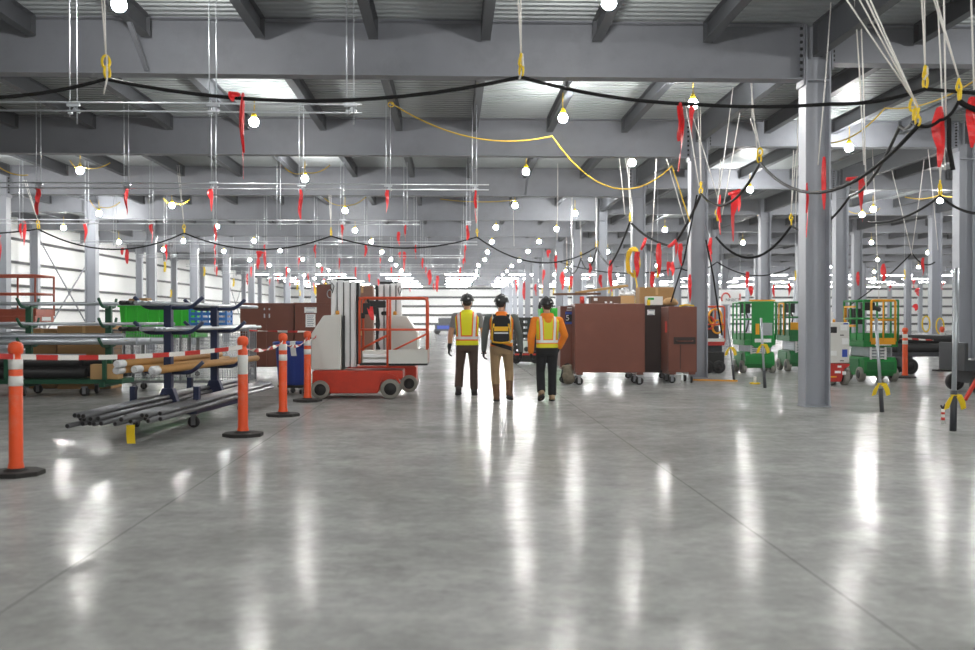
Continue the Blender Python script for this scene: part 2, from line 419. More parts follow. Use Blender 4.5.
# world: dim
w = bpy.data.worlds.new('world'); S.world = w; w.use_nodes = True
vs_ = w.node_tree.nodes.new('ShaderNodeVolumeScatter'); vs_.inputs['Density'].default_value = HAZE; vs_.inputs['Anisotropy'].default_value = .55; w.node_tree.links.new(vs_.outputs[0], w.node_tree.nodes['World Output'].inputs['Volume'])
w.node_tree.nodes['Background'].inputs[0].default_value = (.7, .75, .8, 1); w.node_tree.nodes['Background'].inputs[1].default_value = .02
S.view_settings.view_transform = 'Standard'; S.view_settings.look = 'None'; S.view_settings.gamma = 1; S.view_settings.use_curve_mapping = False
S.view_settings.exposure = 1.1
cy = S.cycles
cy.use_denoising = True; cy.max_bounces = 7; cy.diffuse_bounces = 3; cy.glossy_bounces = 3; cy.volume_bounces = 0; cy.sample_clamp_indirect = 6.; cy.sample_clamp_direct = 0; cy.use_light_tree = True
# ------------------------------------------------------------------ pipe hangers: two threaded rods, a clamp bracket
ribn = [0]
def ribbon_mesh(L, w, seed, fold=True):
    rd = random.Random(seed); m = MB()
    for tail in range(2 if fold else 1):
        n = 9; l = L*(1 if tail == 0 else rd.uniform(.45, .85)); a0 = rd.uniform(0, 3); tw = rd.uniform(.3, 1.5); ox = rd.uniform(-.03, .03)
        pts = []; wd = []; nr = []
        for i in range(n+1):
            t = i/n; a = a0+tw*t
            pts.append((ox*sin(t*4)+tail*.025*cos(a0), .02*sin(t*7+seed), .01-l*t)); k = w*(.45+.55*sin(pi*min(1, t*1.02+.06))**.5)
            if i == n: k = w*.3
            wd.append((k*cos(a), k*sin(a), 0)); nr.append((-sin(a), cos(a), .12*sin(i*2.3)))
        m.strip(pts, wd, nr, .004)
    m.ell((0, 0, 0), (w*.5, w*.5, .03), 8)
    return m
rib_variants = [ribbon_mesh(1., .05, i).mesh('hanging_ribbon', redt) for i in range(7)]
def ribbon(p, L, w, label, group=None, rz=None):
    i = ribn[0] = ribn[0]+1
    o = bpy.data.objects.new('hanging_ribbon', rib_variants[i % 7]); C.objects.link(o); o.location = p
    o.scale = (w/.05, w/.05, L); o.rotation_euler = (0, 0, random.uniform(0, 6) if rz is None else rz)
    return tag(o, label, 'ribbon', group or 'red warning ribbons')
ZB = 4.10
def hanger_proto():
    t = thing('pipe_hanger', 'x', 'hanger', (0, 0, 0), 0, 'pipe hangers on rods')
    for s in (-1, 1):
        b = MB(); b.cyl((s*.045, 0, -.22 if s > 0 else -.12), (s*.045, 0, ZJ-ZB), .0085, n=6); b.build('threaded_rod', zinc, t)
    b = MB(); b.box((0, 0, .03), (.16, .05, .045)); b.box((.035, .03, -.035), (.09, .05, .05), rot=M.Rotation(.5, 3, 'Y')); b.box((-.03, -.02, -.07), (.05, .05, .05)); b.build('clamp_bracket', zinc, t)
    return t
hp = None
rows = []
for r_ in range(9):
    yr = 12.85+7.55*r_
    nx = 0
    for i in range(14):
        x = 5.72-JS*(4 if r_ == 0 else 3) - JS*i
        if x < -13 or not visible(x, yr, -.3): continue
        if r_ == 0 and i > 2: continue
        nx += 1; lab = 'pair of threaded hanger rods, %s from the aisle in the %s hanger row' % (ORD[nx-1], ORD[r_])
        y = yr+random.uniform(-.05, .05)
        if hp is None: hp = hanger_proto(); hp.location = (x, y, ZB); hp['label'] = lab
        else: dup(hp, (x, y, ZB+random.uniform(-.03, .03)), 0, lab)
        if r_ > 0 and random.random() < .9:
            far_ = r_ > 3
            ribbon((x+random.uniform(-.04, .04), y-.05, ZB-.09), random.uniform(.42, .68), random.uniform(.036, .052), 'red warning ribbon on the %s rod pair from the aisle in hanger row %s' % (ORD[nx-1], ORD[r_]))
    xr = {0: -1.15, 1: .75, 2: -.9, 3: .9}.get(r_, .5)
    if r_ < 7:
        for s in (0, 1):
            b = MB(); xl = max(-13.3, -.50*yr-1); b.cyl((xl, yr+.03*s-.05, ZB+.03-.10*s), (xr, yr+.03*s-.05, ZB+.03-.10*s), .012, n=6)
            tag(b.build('conduit_pipe', zinc), '%s of two thin cross conduits along the %s hanger row' % (('upper', 'lower')[s], ORD[r_]), 'conduit', 'thin cross conduits')
# ------------------------------------------------------------------ yellow cable hooks on white ropes
def hook_mesh():
    m = MB()
    m.tube([(.040*cos(a), .012*sin(a*2), .185+.068*sin(a)) for a in [i*pi/8 for i in range(16)]], .015, 8, closed=True)
    m.tube([(.012+.030*cos(a), .030*cos(a), .072+.066*sin(a)) for a in [i*pi/8 for i in range(16)]], .015, 8, closed=True); return m
hk = hook_mesh().mesh('cable_hook', yel)
hookpts = {}
def hook(p, label, top=None, tops=None, rz=0., sc=1., tail=0., ropegap=.03):
    o = bpy.data.objects.new('cable_hook', hk); C.objects.link(o); o.location = p; o.rotation_euler = (0, 0, rz); o.scale = (sc, sc, sc)
    tag(o, label, 'hook', 'yellow cable hooks')
    p = V(p)
    tops = tops or [top or V((p.x-.12, p.y+.1, ZJ))]
    r = thing('hanging_rope', 'thin white rope holding the '+label.replace('yellow cable ', 'yellow '), 'rope', p+V((0, 0, .25*sc)), 0, 'white ropes to cable hooks')
    for i, t in enumerate(tops):
        for s in ((-1, 1) if len(tops) == 1 else (0,)):
            b = MB(); q = V(t)-r.location; b.tube([(0, 0, 0), q*.5+V((s*ropegap*.5, 0, 0)), q+V((s*ropegap, 0, 0))], .0085, 6); b.build('strand', rope_w, r)
    if tail:
        b = MB(); b.tube([(.015, -.02, 0), (.02, -.025, -tail*.6), (-.02, -.02, -tail)], .011, 6); b.build('rope_tail', rope_w, r)
    return p
cablem = mat('cable_black', h('0b0b0c'), .6, spec=.15)
def cable(pts_, sags, label, r=.02, m=None, cat='cable', name='power_cable', group='black temporary power cables'):
    pts = []
    for i, (p, q) in enumerate(zip(pts_, pts_[1:])): pts += sag(p, q, sags[i], 14, 1 if i else 0)
    b = MB(); b.tube(pts, r, 8)
    return tag(b.build(name, m or cablem), label, cat, group)
# nearest cable across the aisle
yc = 11.0
h1 = hook(at(106, 79, yc), 'yellow cable hook nearest the upper left corner', at(100, -60, yc), tail=.42, rz=.4)
h2 = hook(at(521, 77, yc), 'yellow cable hook over the middle of the aisle, nearest girder', at(518, -60, yc), tail=.28, rz=1.2)
h3 = hook(at(925, 89, yc), 'yellow cable hook beside the near aisle column, topmost of its cluster', at(921, -70, yc), rz=.9, tail=.15)
h4 = hook(at(913, 122, 10.6), 'yellow cable hook below the slanting double rope near right', tops=[at(838, -40, 10.6), at(848, -40, 10.6), at(820, -40, 10.7)], rz=.2)
h5 = hook(at(959, 101, 10.2), 'yellow cable hook highest at the right edge', tops=[at(925, -40, 10.2), at(915, -60, 10.3)], rz=.6, sc=.9)
h5b = hook(at(918, 126, 10.4), 'small yellow cable hook tilted under the slanting rope', tops=[at(850, -40, 10.4)], rz=1.2, sc=.75)
cable([at(-60, 97, yc), h1+V((0, 0, .0)), h2, at(690, 104, yc), at(830, 104, yc), h3, at(1010, 96, yc)], [.08, .25, .06, .03, .05, .0, .1], 'thick black power cable swagged across the aisle under the nearest girder', .021)
# ropes hanging free
RP = sorted(((738, -40, 757, 150, 16.2), (749, -40, 752, 118, 16.2), (942, -40, 946, 120, 10.6), (969, -40, 974, 90, 10.0), (935, -40, 945, 170, 12.0), (862, 60, 866, 190, 14.2), (857, 40, 864, 165, 14.2), (693, 150, 699, 186, 21.), (610, 70, 625, 215, 26.5), (617, 100, 633, 212, 26.5), (703, 150, 720, 205, 21.5), (655, 120, 690, 240, 24.), (724, 155, 716, 215, 20.), (734, 145, 722, 215, 20.), (798, 110, 795, 230, 22.), (512, 170, 514, 246, 33.), (558, 140, 557, 240, 30.), (572, 200, 570, 270, 37.), (655, 180, 648, 300, 25.), (900, 205, 912, 255, 28.), (918, 205, 912, 250, 28.), (875, 210, 879, 300, 26.), (934, 210, 938, 250, 24.), (820, 140, 818, 165, 14.6)), key=lambda q: q[2])
for i, (x0, y0, x1, y1, Y) in enumerate(RP):
    p, q = at(x0, y0, Y), at(x1, y1, Y)
    if q.z > p.z: p, q = q, p
    p = q+(p-q)*((ZD-.02-q.z)/(p.z-q.z))
    b = MB(); b.tube([p, p.lerp(q, .5)+V((.01, 0, 0)), q], .0095, 6)
    near = ['beside the near aisle column', 'near the right edge', 'in the right side bays', 'right of the aisle'][0 if Y < 17 and x0 < 800 else 1 if Y < 13 else 2 if x0 > 780 else 3]
    tag(b.build('hanging_rope', rope_w), 'thin white rope hanging free %s, %s free rope from the left' % (near, ORD[i]), 'rope', 'free hanging white ropes')
# second cable across the hall at thirty metres
yc = 30.3
g = [at(-40, 234, yc), hook(at(38, 229, yc), 'yellow cable hook far left before the white wall', at(25, 180, yc), rz=.3, tail=.1)]
g.append(hook(at(184, 233, yc), 'yellow cable hook at the far cable left of the aisle', at(178, 165, yc), rz=.7))
g.append(hook(at(331, 236, yc), 'yellow cable hook on the far cable above the mast lifts', at(330, 195, yc), rz=1.4))
g.append(hook(at(477, 237, yc), 'yellow cable hook on the far cable over the aisle middle', at(477, 195, yc), rz=.9))
cable([g[0], g[1], g[2], g[3], g[4]], [.05, .55, .45, .35], 'thin black cable swagged across the hall far left of the aisle', .022)
cable([g[4], at(597, 247, 33.)], [.65], 'thin black cable swagged from aisle middle to the right column row', .022)
# cable along the right column row, going into the depth
ch = []
specs = [(760, 163, 16.8, 'yellow cable hook right of the second aisle column', 752, 118), (701, 194, 20.8, 'yellow cable hook in front of the second aisle column', 699, 105), (630, 222, 26.6, 'yellow cable hook in front of the third aisle column', 628, 150), (597, 248, 36.2, 'yellow cable hook in front of the fourth aisle column', 596, 180), (581, 258, 42., 'yellow cable hook beyond the fourth aisle column', 580, 205), (567, 266, 48.5, 'smallest yellow cable hook far down the aisle column row', 566, 220)]
for px, py, Y, l, tx, ty in specs: ch.append(hook(at(px, py, Y), l, at(tx, ty, Y), rz=random.uniform(0, 3)))
cable([h4, h5b, ch[0], ch[1]], [.0, .6, .45], 'thick black cable dropping from the near right ropes to the second column', .024)
cable([ch[1], at(672, 246, 23.6), ch[2]], [.1, .12], 'thick black cable looped low between second and third aisle columns', .03)
cable([ch[2], at(610, 265, 30.), ch[3]], [.1, .1], 'black cable looped low between third and fourth aisle columns', .028)
cable([ch[3], ch[4], ch[5]], [.6, .5], 'black cable looped far along the aisle column row', .028)
k1 = hook(at(791, 226, 20.5), 'yellow cable hook left of the near aisle column', at(795, 150, 20.5), rz=.5)
k2 = hook(at(717, 221, 21.5), 'twisted yellow cable hook between second column and warning ribbons', at(722, 160, 21.5), rz=.2)
cable([at(716, 237, 21.5), k1], [.55], 'black cable sagging low between second and near aisle columns', .026)
cable([k1, at(850, 196, 17.5), at(900, 126, 12.5), h4], [.3, .2, .05], 'black cable climbing behind the near column to the right rope cluster', .022)
k3 = hook(at(940, 196, 16.2), 'yellow cable hook before the rightmost column', at(941, 150, 16.2), rz=.8)
cable([at(868, 222, 19.5), k3, at(1010, 205, 14.5)], [.15, .2], 'black cable slung right of the near column to the right edge', .022)
cable([h5, at(940, 120, 10.3), h4], [.05, .06], 'black cable tail knotted in the right rope cluster', .018)
cable([h5, at(1000, 108, 10.1)], [.06], 'black cable leaving the right rope cluster over the edge', .03)
cable([at(949, 118, 10.5), at(949, 148, 10.5), at(953, 170, 10.5)], [0, .0], 'black cable end dangling below the right rope cluster', .026)
cable([at(697, 195, 20.7), at(684, 260, 21.3), at(671, 302, 22.5)], [0, 0], 'black cable dropping to the brown boxes left of the second column', .018)
cable([at(706, 240, 20.9), at(713, 275, 20.9), at(722, 335, 22.)], [0, 0], 'black cable dropping along the second column right side', .018)
cable([at(560, 262, 40.), at(680, 268, 34.), at(717, 262, 33.), at(790, 268, 33.)], [.3, .2, .35], 'thin black cable swagged far behind the second column', .02)
cable([at(850, 305, 34.), at(912, 253, 30.), at(935, 262, 30.)], [.1, .2], 'thin black cable swagged in the far right side bays', .02)
# yellow lamp cords
ys = 20.2
yk = at(391, 103, ys)
b = MB(); b.tube([yk+V((.06*cos(a), 0, .05*sin(a)-.03)) for a in [i*pi/6 for i in range(13)]], .012, 6); tag(b.build('cord_loop', yelc), 'yellow cord loop tied at a joist left of the aisle centre', 'cord', 'yellow lamp cords')
cable([yk, at(552, 136, ys), at(672, 166, ys+.4), at(690, 222, ys+.8)], [.36, .75, .0], 'long yellow lamp cord swagged under the second girder', .013, yelc, 'cord', 'lamp_cord', 'yellow lamp cords')
cable([at(830, 143, 15.9), at(885, 108, 15.), at(990, 70, 12.)], [.12, .15], 'yellow lamp cord climbing right of the near column', .011, yelc, 'cord', 'lamp_cord', 'yellow lamp cords')
for i, (pts, sg) in enumerate(sorted(((((440, 199, 34.), (515, 200, 34.)), (.08,)), (((324, 198, 34.5), (345, 205, 34.5), (366, 197, 34.5)), (.1, .1)), (((285, 168, 27.), (305, 172, 27.), (330, 165, 27.)), (.1, .1)), (((90, 200, 35.), (101, 207, 35.), (120, 202, 35.)), (.15, .1)), (((70, 160, 26.5), (80, 166, 26.5), (110, 163, 26.)), (.1, .1)), (((-10, 160, 24.5), (28, 175, 24.5)), (.12,)), (((845, 208, 32.), (862, 212, 32.), (880, 208, 32.)), (.1, .1)), (((905, 197, 28.), (940, 195, 28.), (965, 193, 28.)), (.08, .08)), (((163, 198, 35.), (175, 203, 35.), (190, 199, 35.)), (.1, .1))), key=lambda q: q[0][0][0])):
    cable([at(*p) for p in pts], sg, 'short sagging yellow cord at a far work lamp, %s such cord from the left' % ORD[i], .014, yelc, 'cord', 'lamp_cord', 'short yellow lamp cords')
# yellow rope coil with red ribbon hanging at the third column
b = MB()
for s in range(5):
    b.tube([at(632, 262, 24.5)+V((.14*cos(a)+.02*s, .03*s, .33*sin(a)+.05*sin(3*a+s))) for a in [i*pi/9 for i in range(18)]], .018, 6, closed=True)
b.tube([at(634, 270, 24.5), at(637, 285, 24.4), at(636, 303, 24.2)], .02, 6)
tag(b.build('rope_coil', yel), 'coil of yellow rope hanging before the third aisle column', 'rope')
for i, (px, py, Y) in enumerate(((926, 324, 27.5), (940, 326, 27.5))):
    b = MB(); c = at(px, py, Y)
    for s in range(4): b.tube([c+V((.11*cos(a)+.015*s, .03*s, .22*sin(a))) for a in [j*pi/8 for j in range(16)]], .02, 6, closed=True)
    tag(b.build('rope_coil', yel), '%s black-yellow rope coil tied at the far right column' % ('left' if i == 0 else 'right'), 'rope', 'rope coils')
# ------------------------------------------------------------------ large warning ribbons, placed one by one: px of top, top y, bottom y, distance, half width
RB = [(680, 104, 172, 11.0, .058, 'long red ribbon looped over the near cable left of the second column'),
      (692, 104, 138, 11.0, .03, 'short red ribbon tail beside the long loop on the near cable'),
      (243, 95, 180, 11.0, .035, 'long narrow red ribbon on the near cable at the left'),
      (232, 92, 102, 10.9, .05, 'stubby red ribbon flap on the near cable at the left'),
      (940, 108, 168, 10.5, .046, 'large red ribbon below the right rope cluster'),
      (972, 98, 148, 10.2, .055, 'large red ribbon cut by the right edge of the view'),
      (824, 158, 210, 14.9, .05, 'red ribbon hanging across the near aisle column'),
      (807, 184, 238, 14.9, .03, 'narrow red ribbon hanging on the near aisle column'),
      (862, 178, 222, 17.0, .075, 'red ribbon at a work lamp right of the near column'),
      (720, 196, 235, 20.2, .06, 'red ribbon by the twisted hook, right of the second column'),
      (733, 192, 242, 20.0, .07, 'longest red ribbon right of the second column'),
      (739, 190, 212, 20.0, .045, 'short red ribbon right of the longest second column ribbon'),
      (637, 252, 278, 24.3, .09, 'broad red ribbon on the yellow rope coil'),
      (659, 244, 276, 23.5, .09, 'broad red ribbon at the low black cable loop'),
      (676, 242, 258, 23.0, .06, 'short red ribbon at the low black cable loop'),
      (681, 244, 268, 23.0, .07, 'middle red ribbon left of the second column'),
      (711, 238, 262, 21.2, .06, 'red ribbon low on the second column'),
      (668, 262, 276, 26., .06, 'small red ribbon between third and second columns, left'), (673, 262, 276, 26.2, .06, 'small red ribbon between third and second columns, right'),
      (652, 272, 290, 25., .07, 'small red ribbon above the cardboard box'), (690, 275, 303, 21.8, .05, 'red ribbon at the left foot of the second column cable'),
      (590, 264, 280, 34., .09, 'red ribbon hanging by the fourth aisle column'), (611, 261, 292, 30., .08, 'red ribbon on the loop beyond the third column'),
      (556, 256, 274, 40., .1, 'red ribbon beside the aisle left of the fourth column'), (548, 250, 258, 40., .09, 'small red ribbon flap above the aisle right side'),
      (563, 272, 290, 46., .12, 'red ribbon far along the aisle right side'), (571, 276, 288, 46., .1, 'small red ribbon far along the aisle right side'), (524, 282, 300, 56., .12, 'far red ribbon above the middle person, right'), (516, 280, 296, 60., .12, 'far red ribbon above the middle person'),
      (601, 275, 288, 34., .08, 'small red ribbon under the fourth column loop'), (536, 284, 296, 56., .1, 'far red ribbon above the person in orange sleeves'), (543, 270, 290, 52., .1, 'far narrow red ribbon above the person in orange sleeves'),
      (884, 264, 282, 26., .07, 'red ribbon above the right green lift'), (923, 258, 276, 26., .06, 'red ribbon before the far right column'), (858, 272, 286, 26., .06, 'red ribbon on the column behind the right green lift'),
      (890, 285, 291, 33., .08, 'tiny red ribbon right above the green lift gate'), (914, 280, 288, 34., .08, 'tiny red ribbon left of the far right column'), (918, 288, 296, 33., .1, 'small red ribbon left of the far right column'), (942, 283, 290, 30., .09, 'small red ribbon right of the far right column'), (916, 304, 311, 33., .08, 'small red ribbon low beside the far right column'),
      (747, 272, 288, 27., .06, 'narrow red ribbon above the left green lift'), (751, 286, 296, 27., .08, 'short red ribbon above the left green lift'), (789, 284, 298, 28., .08, 'red ribbon above the half hidden green lift'), (774, 285, 298, 29., .05, 'narrow red ribbon left of the half hidden green lift'),
      (265, 252, 270, 36., .09, 'red ribbon flap on the far cable left of the mast lift'), (259, 251, 258, 36., .12, 'stubby red ribbon flap on the far cable'), (0, 236, 262, 27., .07, 'red ribbon at the left edge of the view'), (122, 248, 255, 33., .06, 'tiny red ribbon before the white wall'), (127, 249, 264, 33., .08, 'small red ribbon before the white wall'), (24, 222, 246, 28., .07, 'red ribbon at the leftmost column'),
      (399, 232, 246, 36., .08, 'red ribbon under a thin rod above the mast lift'), (400, 252, 260, 44., .1, 'red ribbon flap above the orange basket, left'), (404, 252, 272, 44., .07, 'red ribbon above the orange basket'),
      (430, 270, 285, 52., .11, 'far red ribbon left of the three people, nearer'), (437, 276, 292, 60., .12, 'far red ribbon left of the three people, farther')]
for px, y0, y1, Y, w_, l in RB:
    p = at(px, y0, Y); q = at(px, y1, Y); ribbon(p, p.z-q.z, w_*(.72 if Y > 14 else .95), l, rz=random.uniform(-.5, .5))
# red sleeves wrapped on the low cables
for i, (px, py, qx, qy, Y) in enumerate(((641, 250, 646, 238, 25.), (676, 240, 668, 247, 23.), (728, 194, 740, 190, 20.), (846, 179, 858, 178, 17.))):
    b = MB(); b.tube([at(px, py, Y), at((px+qx)/2, (py+qy)/2+1, Y-.02), at(qx, qy, Y)], [.03, .045, .03], 8)
    tag(b.build('red_sleeve', redt), 'red tape wrapped on a hanging cable, %s from the left' % ORD[i], 'tape', 'red tape wraps')
# small yellow tags hanging along the left wall and the far bays
for i in range(34):
    Y = random.uniform(26, 80); x = random.choice([-15.5, -12, -9, -7.5, 6.5, 9.5, 14, 20]) + random.uniform(-.8, .8)
    if not visible(x, Y, -1): continue
    z = random.uniform(3.0, 3.9)
    t = thing('yellow_strap', 'small yellow strap on a thin wire in the far bays', 'strap', (x, Y, z), 0, 'far yellow straps')
    b = MB(); b.strip([(0, 0, .0), (.02, 0, -.2), (-.01, 0, -.42)], [(.04, .02, 0)]*3, [(0, 1, 0)]*3, .006); b.build('strap_band', yel, t)
    b = MB(); b.cyl((0, 0, 0), (0, 0, ZJ-z), .008, n=6); b.build('wire', zinc, t)
# ------------------------------------------------------------------ materials of the objects
orange = mat('orange_post', h('f4561d'), .45, 0, .06, 8, dirt=h('c8a58c'), dscale=5, damt=.35)
reflw = mat('reflective_white', h('e4e4e0'), .4, 0, .05, 30)
rubber = mat('base_rubber', h('2a2826'), .8, 0, .2, 6)
tapered = mat('tape_red', h('c2281f'), .45); tapewht = mat('tape_white', h('eceae4'), .45)
navy = mat('navy_steel', h('1d2a4d'), .45, 0, .12, 6)
dgreen = mat('dark_green_steel', h('15553a'), .5, 0, .12, 6)
galvp = mat('galvanised_pipe', h('b4bac0'), .32, .65, .15, 5)
blackp = mat('black_pipe', h('77787b'), .34, .6, .15, 4)
endblk = mat('wrapped_pipe_end', h('18181a'), .5)
kraft = mat('kraft_tube', h('b98a4e'), .65, 0, .1, 9)
wrapw = mat('clear_wrap', h('e6e8ea'), .25, 0, .15, 25, bump=.6, bscale=40)
card = mat('cardboard', h('a9814f'), .75, 0, .08, 5)
cardl = mat('cardboard_light', h('c8a06c'), .75, 0, .08, 5)
brown = mat('brown_job_box', h('6c3826'), .42, 0, .10, 2.2, dirt=h('7f4834'), dscale=1.6, damt=.5, bump=.6, bscale=1.5)
taupe = mat('taupe_carton', h('8a6656'), .7, 0, .06, 5)
dbrown = mat('brown_shade_and_seam', h('2b1915'), .6)  # stands in for shade in recesses and on the box behind; also a seam
paper = mat('paper_notice', h('eef0ef'), .6)
ink = mat('grey_ink', h('8d95a3'), .6)
casterm = mat('caster_steel', h('8f9194'), .4, .7)
tyre = mat('grey_tyre', h('8a8880'), .7, 0, .12, 20)
liftred = mat('lift_orange_red', h('c43214'), .4, 0, .12, 3, dirt=h('8c2a16'), dscale=2.5, damt=.5)
liftrail = mat('lift_rail_orange', h('d9522a'), .42, 0, .12, 5)
cover = mat('grey_lift_cover', h('dadad4'), .42, 0, .05, 4)
alu = mat('white_mast', h('f3f4f5'), .35, .1)
bin_blue = mat('blue_bin', h('1f3f9c'), .45, 0, .08, 5)
green_l = mat('bright_green', h('2fc22c'), .45, 0, .08, 4)
wirem = mat('wire_mesh', h('a3a7ab'), .4, .6)
rust = mat('rust_orange', h('a8482a'), .55, 0, .2, 4)
blue_l = mat('light_blue', h('2f78c4'), .45)

# ------------------------------------------------------------------ delineator posts
def post_proto(bands):
    t = thing('delineator_post', 'x', 'post', (0, 0, 0), 0, 'orange delineator posts')
    b = MB(); n = 8; pr = [(.245*cos(2*pi*(i+.5)/n), .245*sin(2*pi*(i+.5)/n)) for i in range(n)]; b.prism(pr, 'z', 0, .042); b.lathe([(.11, .042), (.085, .06), (.07, .065)], n=16); b.build('base', rubber, t, bevel=.006)
    b = MB(); b.lathe([(.074, .045), (.07, .07), (.06, .12), (.058, 1.02), (.05, 1.04), (.043, 1.05), (.043, 1.08), (.062, 1.095), (.066, 1.12), (.066, 1.155), (.055, 1.18), (.03, 1.195), (0, 1.2)], n=18); b.build('post', orange, t)
    for z0, z1 in bands:
        b = MB(); b.lathe([(.0585, z0), (.0605, z0+.002), (.0605, z1-.002), (.0585, z1)], n=18); b.build('reflective_band', reflw, t)
    return t
posts = [(fl(16, 475), 'orange post with two white bands, nearest, at the left edge', ((.86, .95), (1.0-.0, 1.02))), ]
pa = post_proto(((.80, .89), (.95, 1.04))); pa.location = fl(16, 475); pa['label'] = 'nearest orange delineator post on black rubber base at the left edge'
pb = post_proto(((.74, .97),)); pb.location = fl(243, 436); pb['label'] = 'orange delineator post with one wide white band beside the steel pipes'
pc = dup(pa, fl(283, 416), 1.1, 'orange delineator post standing before the blue trash bin')
pd = dup(pa, fl(307.5, 401.5), .5, 'orange delineator post beside the red mast lift wheel')
pe = dup(pa, fl(905, 378), .5, 'far orange delineator post before the black pipes at the right'); pe.scale = (1.05, 1.05, 1.0)
pf = dup(pa, fl(942, 371), .8, 'farthest orange post behind the black pipes at the right')
# ------------------------------------------------------------------ red and white barrier tape
def tape(p, q, sg, seg, label, tw=0., w=.024):
    n = max(6, int((V(q)-V(p)).length/(seg/4))); n -= n % 4
    pts = sag(p, q, sg, n); d = (V(q)-V(p)).normalized(); s_ = V((-d.y, d.x, 0)).normalized()
    wd = [(V((0, 0, 1))*cos(tw*i/n)+s_*sin(tw*i/n))*w for i in range(n+1)]; nr = [(s_*cos(tw*i/n)-V((0, 0, 1))*sin(tw*i/n)) for i in range(n+1)]
    b = MB(); b.strip(pts, wd, nr, .006, ms=lambda i: (i//4) % 2)
    return tag(b.build('barrier_tape', [tapewht, tapered]), label, 'tape', 'red and white barrier tapes')
ZT = 1.065
def top(o, dx=0, dy=-.055): return V((o.location.x+dx, o.location.y+dy, ZT))
tape(at(-60, 348, 8.2), top(pa), .015, .3, 'red and white tape leaving the nearest orange post to the left')
tape(top(pa), top(pb), .05, .25, 'long red and white tape between nearest post and wide-banded post')
tape(top(pb), top(pc), .07, .22, 'twisted red and white tape between wide-banded post and trash bin post', 9.)
tape(top(pc), top(pd), .09, .20, 'short drooping red and white tape before the blue trash bin', 7.)
tape(top(pd), at(316, 336.5, 17.54), .03, .22, 'short red and white tape from last post to the mast lift', 3.)
tape(at(238, 330, 19.6), at(338, 331, 19.2), .02, .2, 'thin red and white tape behind the blue trash bin', 6., .02)
tape(at(905, 338, 24.6), at(958, 338, 25.5), .05, .25, 'red and white tape between the far right posts', 2.)
tape(at(880, 340, 26.5), at(905, 338, 24.6), .03, .25, 'red and white tape left of the far right posts', 2.)
# ------------------------------------------------------------------ casters
def caster(parent, x, y, z, r=.07, rz=0.):
    b = MB(); ax = 'xyy'[int(abs(x*37.7+y*91.3+z*53)) % 3]
    for s in (-1, 1): b.box((x+s*.03*(ax == 'x'), y+s*.03*(ax == 'y'), r*1.25), (.006, .06, r*1.6) if ax == 'x' else (.06, .006, r*1.6))
    b.bx(x-.045, x+.045, y-.045, y+.045, max(r*1.8, z-.02), z)
    c = b.build('caster', casterm, parent)
    w_ = MB(); w_.lathe([(r*.5, -.02), (r, -.018), (r, .018), (r*.5, .02)], (x, y, r), 16, axis=ax); w_.build('wheel', black, c)
    return c
def pipe(name, p, q, r, m, label, cat='pipe', group=None, M_=None, r_in=None, ends=None, bend=0., n=10, mats=None):
    p, q = V(p), V(q)
    if M_ is not None: p, q = M_ @ p, M_ @ q
    c = (p+q)/2; b = MB()
    k = [p-c + (q-p)*t + V((0, 0, -bend*4*t*(1-t))) for t in [i/6 for i in range(7)]] if bend else [p-c, q-c]
    b.tube(k, r, n)
    d = (q-p).normalized()
    if r_in: b.tube([p-c-d*.002, p-c-d*.001], r_in, n, 1)
    if ends:
        e, rr = ends; b.tube([p-c-d*.04, p-c-d*.02, p-c+d*e*.7, p-c+d*e], [rr*.8, rr, rr*1.02, rr*.97], n, 1)
    return tag(b.build(name, mats or [m, endblk], loc=c), label, cat, group)
# ------------------------------------------------------------------ navy cantilever pipe rack
RC = V((-3.60, 14.05, 0)); RA = -R(6)
RM = M.Translation(RC) @ M.Rotation(RA, 4, 'Z')
t = thing('pipe_rack', 'navy blue wheeled cantilever rack loaded with pipes beside the orange posts', 'rack', RC, RA)
b = MB()
for y in (-1.0, 1.0): b.box((0, y, .215), (.86, .09, .08))
for x in (-.38, .38): b.box((x, 0, .215), (.08, 2.1, .08))
b.build('base_frame', navy, t, bevel=.006)
for x in (-.38, .38):
    for y in (-1.0, 1.0): caster(t, x, y, .18, .075)
for y in (-.88, .88):
    b = MB(); b.box((0, y, .92), (.10, .10, 1.33)); b.prism([(-.16, .255), (.16, .255), (.07, .5), (-.07, .5)], 'y', y-.055, y+.055); b.build('upright', navy, t, bevel=.006)
    for z in (.70, 1.22, 1.545):
        for s in (-1, 1):
            b = MB(); b.tube(rounded([(s*.04, y, z), (s*.30, y, z), (s*.46, y, z+.14)], .08), .026, 8); b.build('arm', navy, t)
for x, y in ((-.42, -1.0), (.42, -1.0), (-.42, 1.0), (.42, 1.0)):
    b = MB(); b.box((x, y, .39), (.075, .075, .28)); b.build('stake', navy, t, bevel=.005)
# loads
for i in range(6):
    pipe('conduit_pipe', (-.27+.058*i, -1.68+.06*(i % 3), 1.60), (-.27+.058*i, 2.9, 1.60), .026, galvp, 'silver conduit on the navy rack top arms, %s from the left' % ORD[i], 'pipe', 'conduits on the navy rack top arms', RM, ends=(.13, .028) if i < 3 else None)
for i in range(5):
    pipe('conduit_pipe', (-.29+.062*i, -1.65+.1*(i % 2), 1.277), (-.29+.062*i, 3.0, 1.277), .027, galvp, 'silver conduit on the navy rack middle arms, %s from the left' % ORD[i], 'pipe', 'conduits on the navy rack middle arms', RM, ends=(.16, .030) if i < 4 else None)
for i in range(3):
    pipe('conduit_pipe', (.12+.055*i, -1.6, 1.27), (.12+.055*i, 2.4, 1.27), .022, galvp, 'thin conduit on the navy rack middle arms, %s right of the upright' % ORD[i], 'pipe', 'thin conduits on the navy rack middle arms', RM)
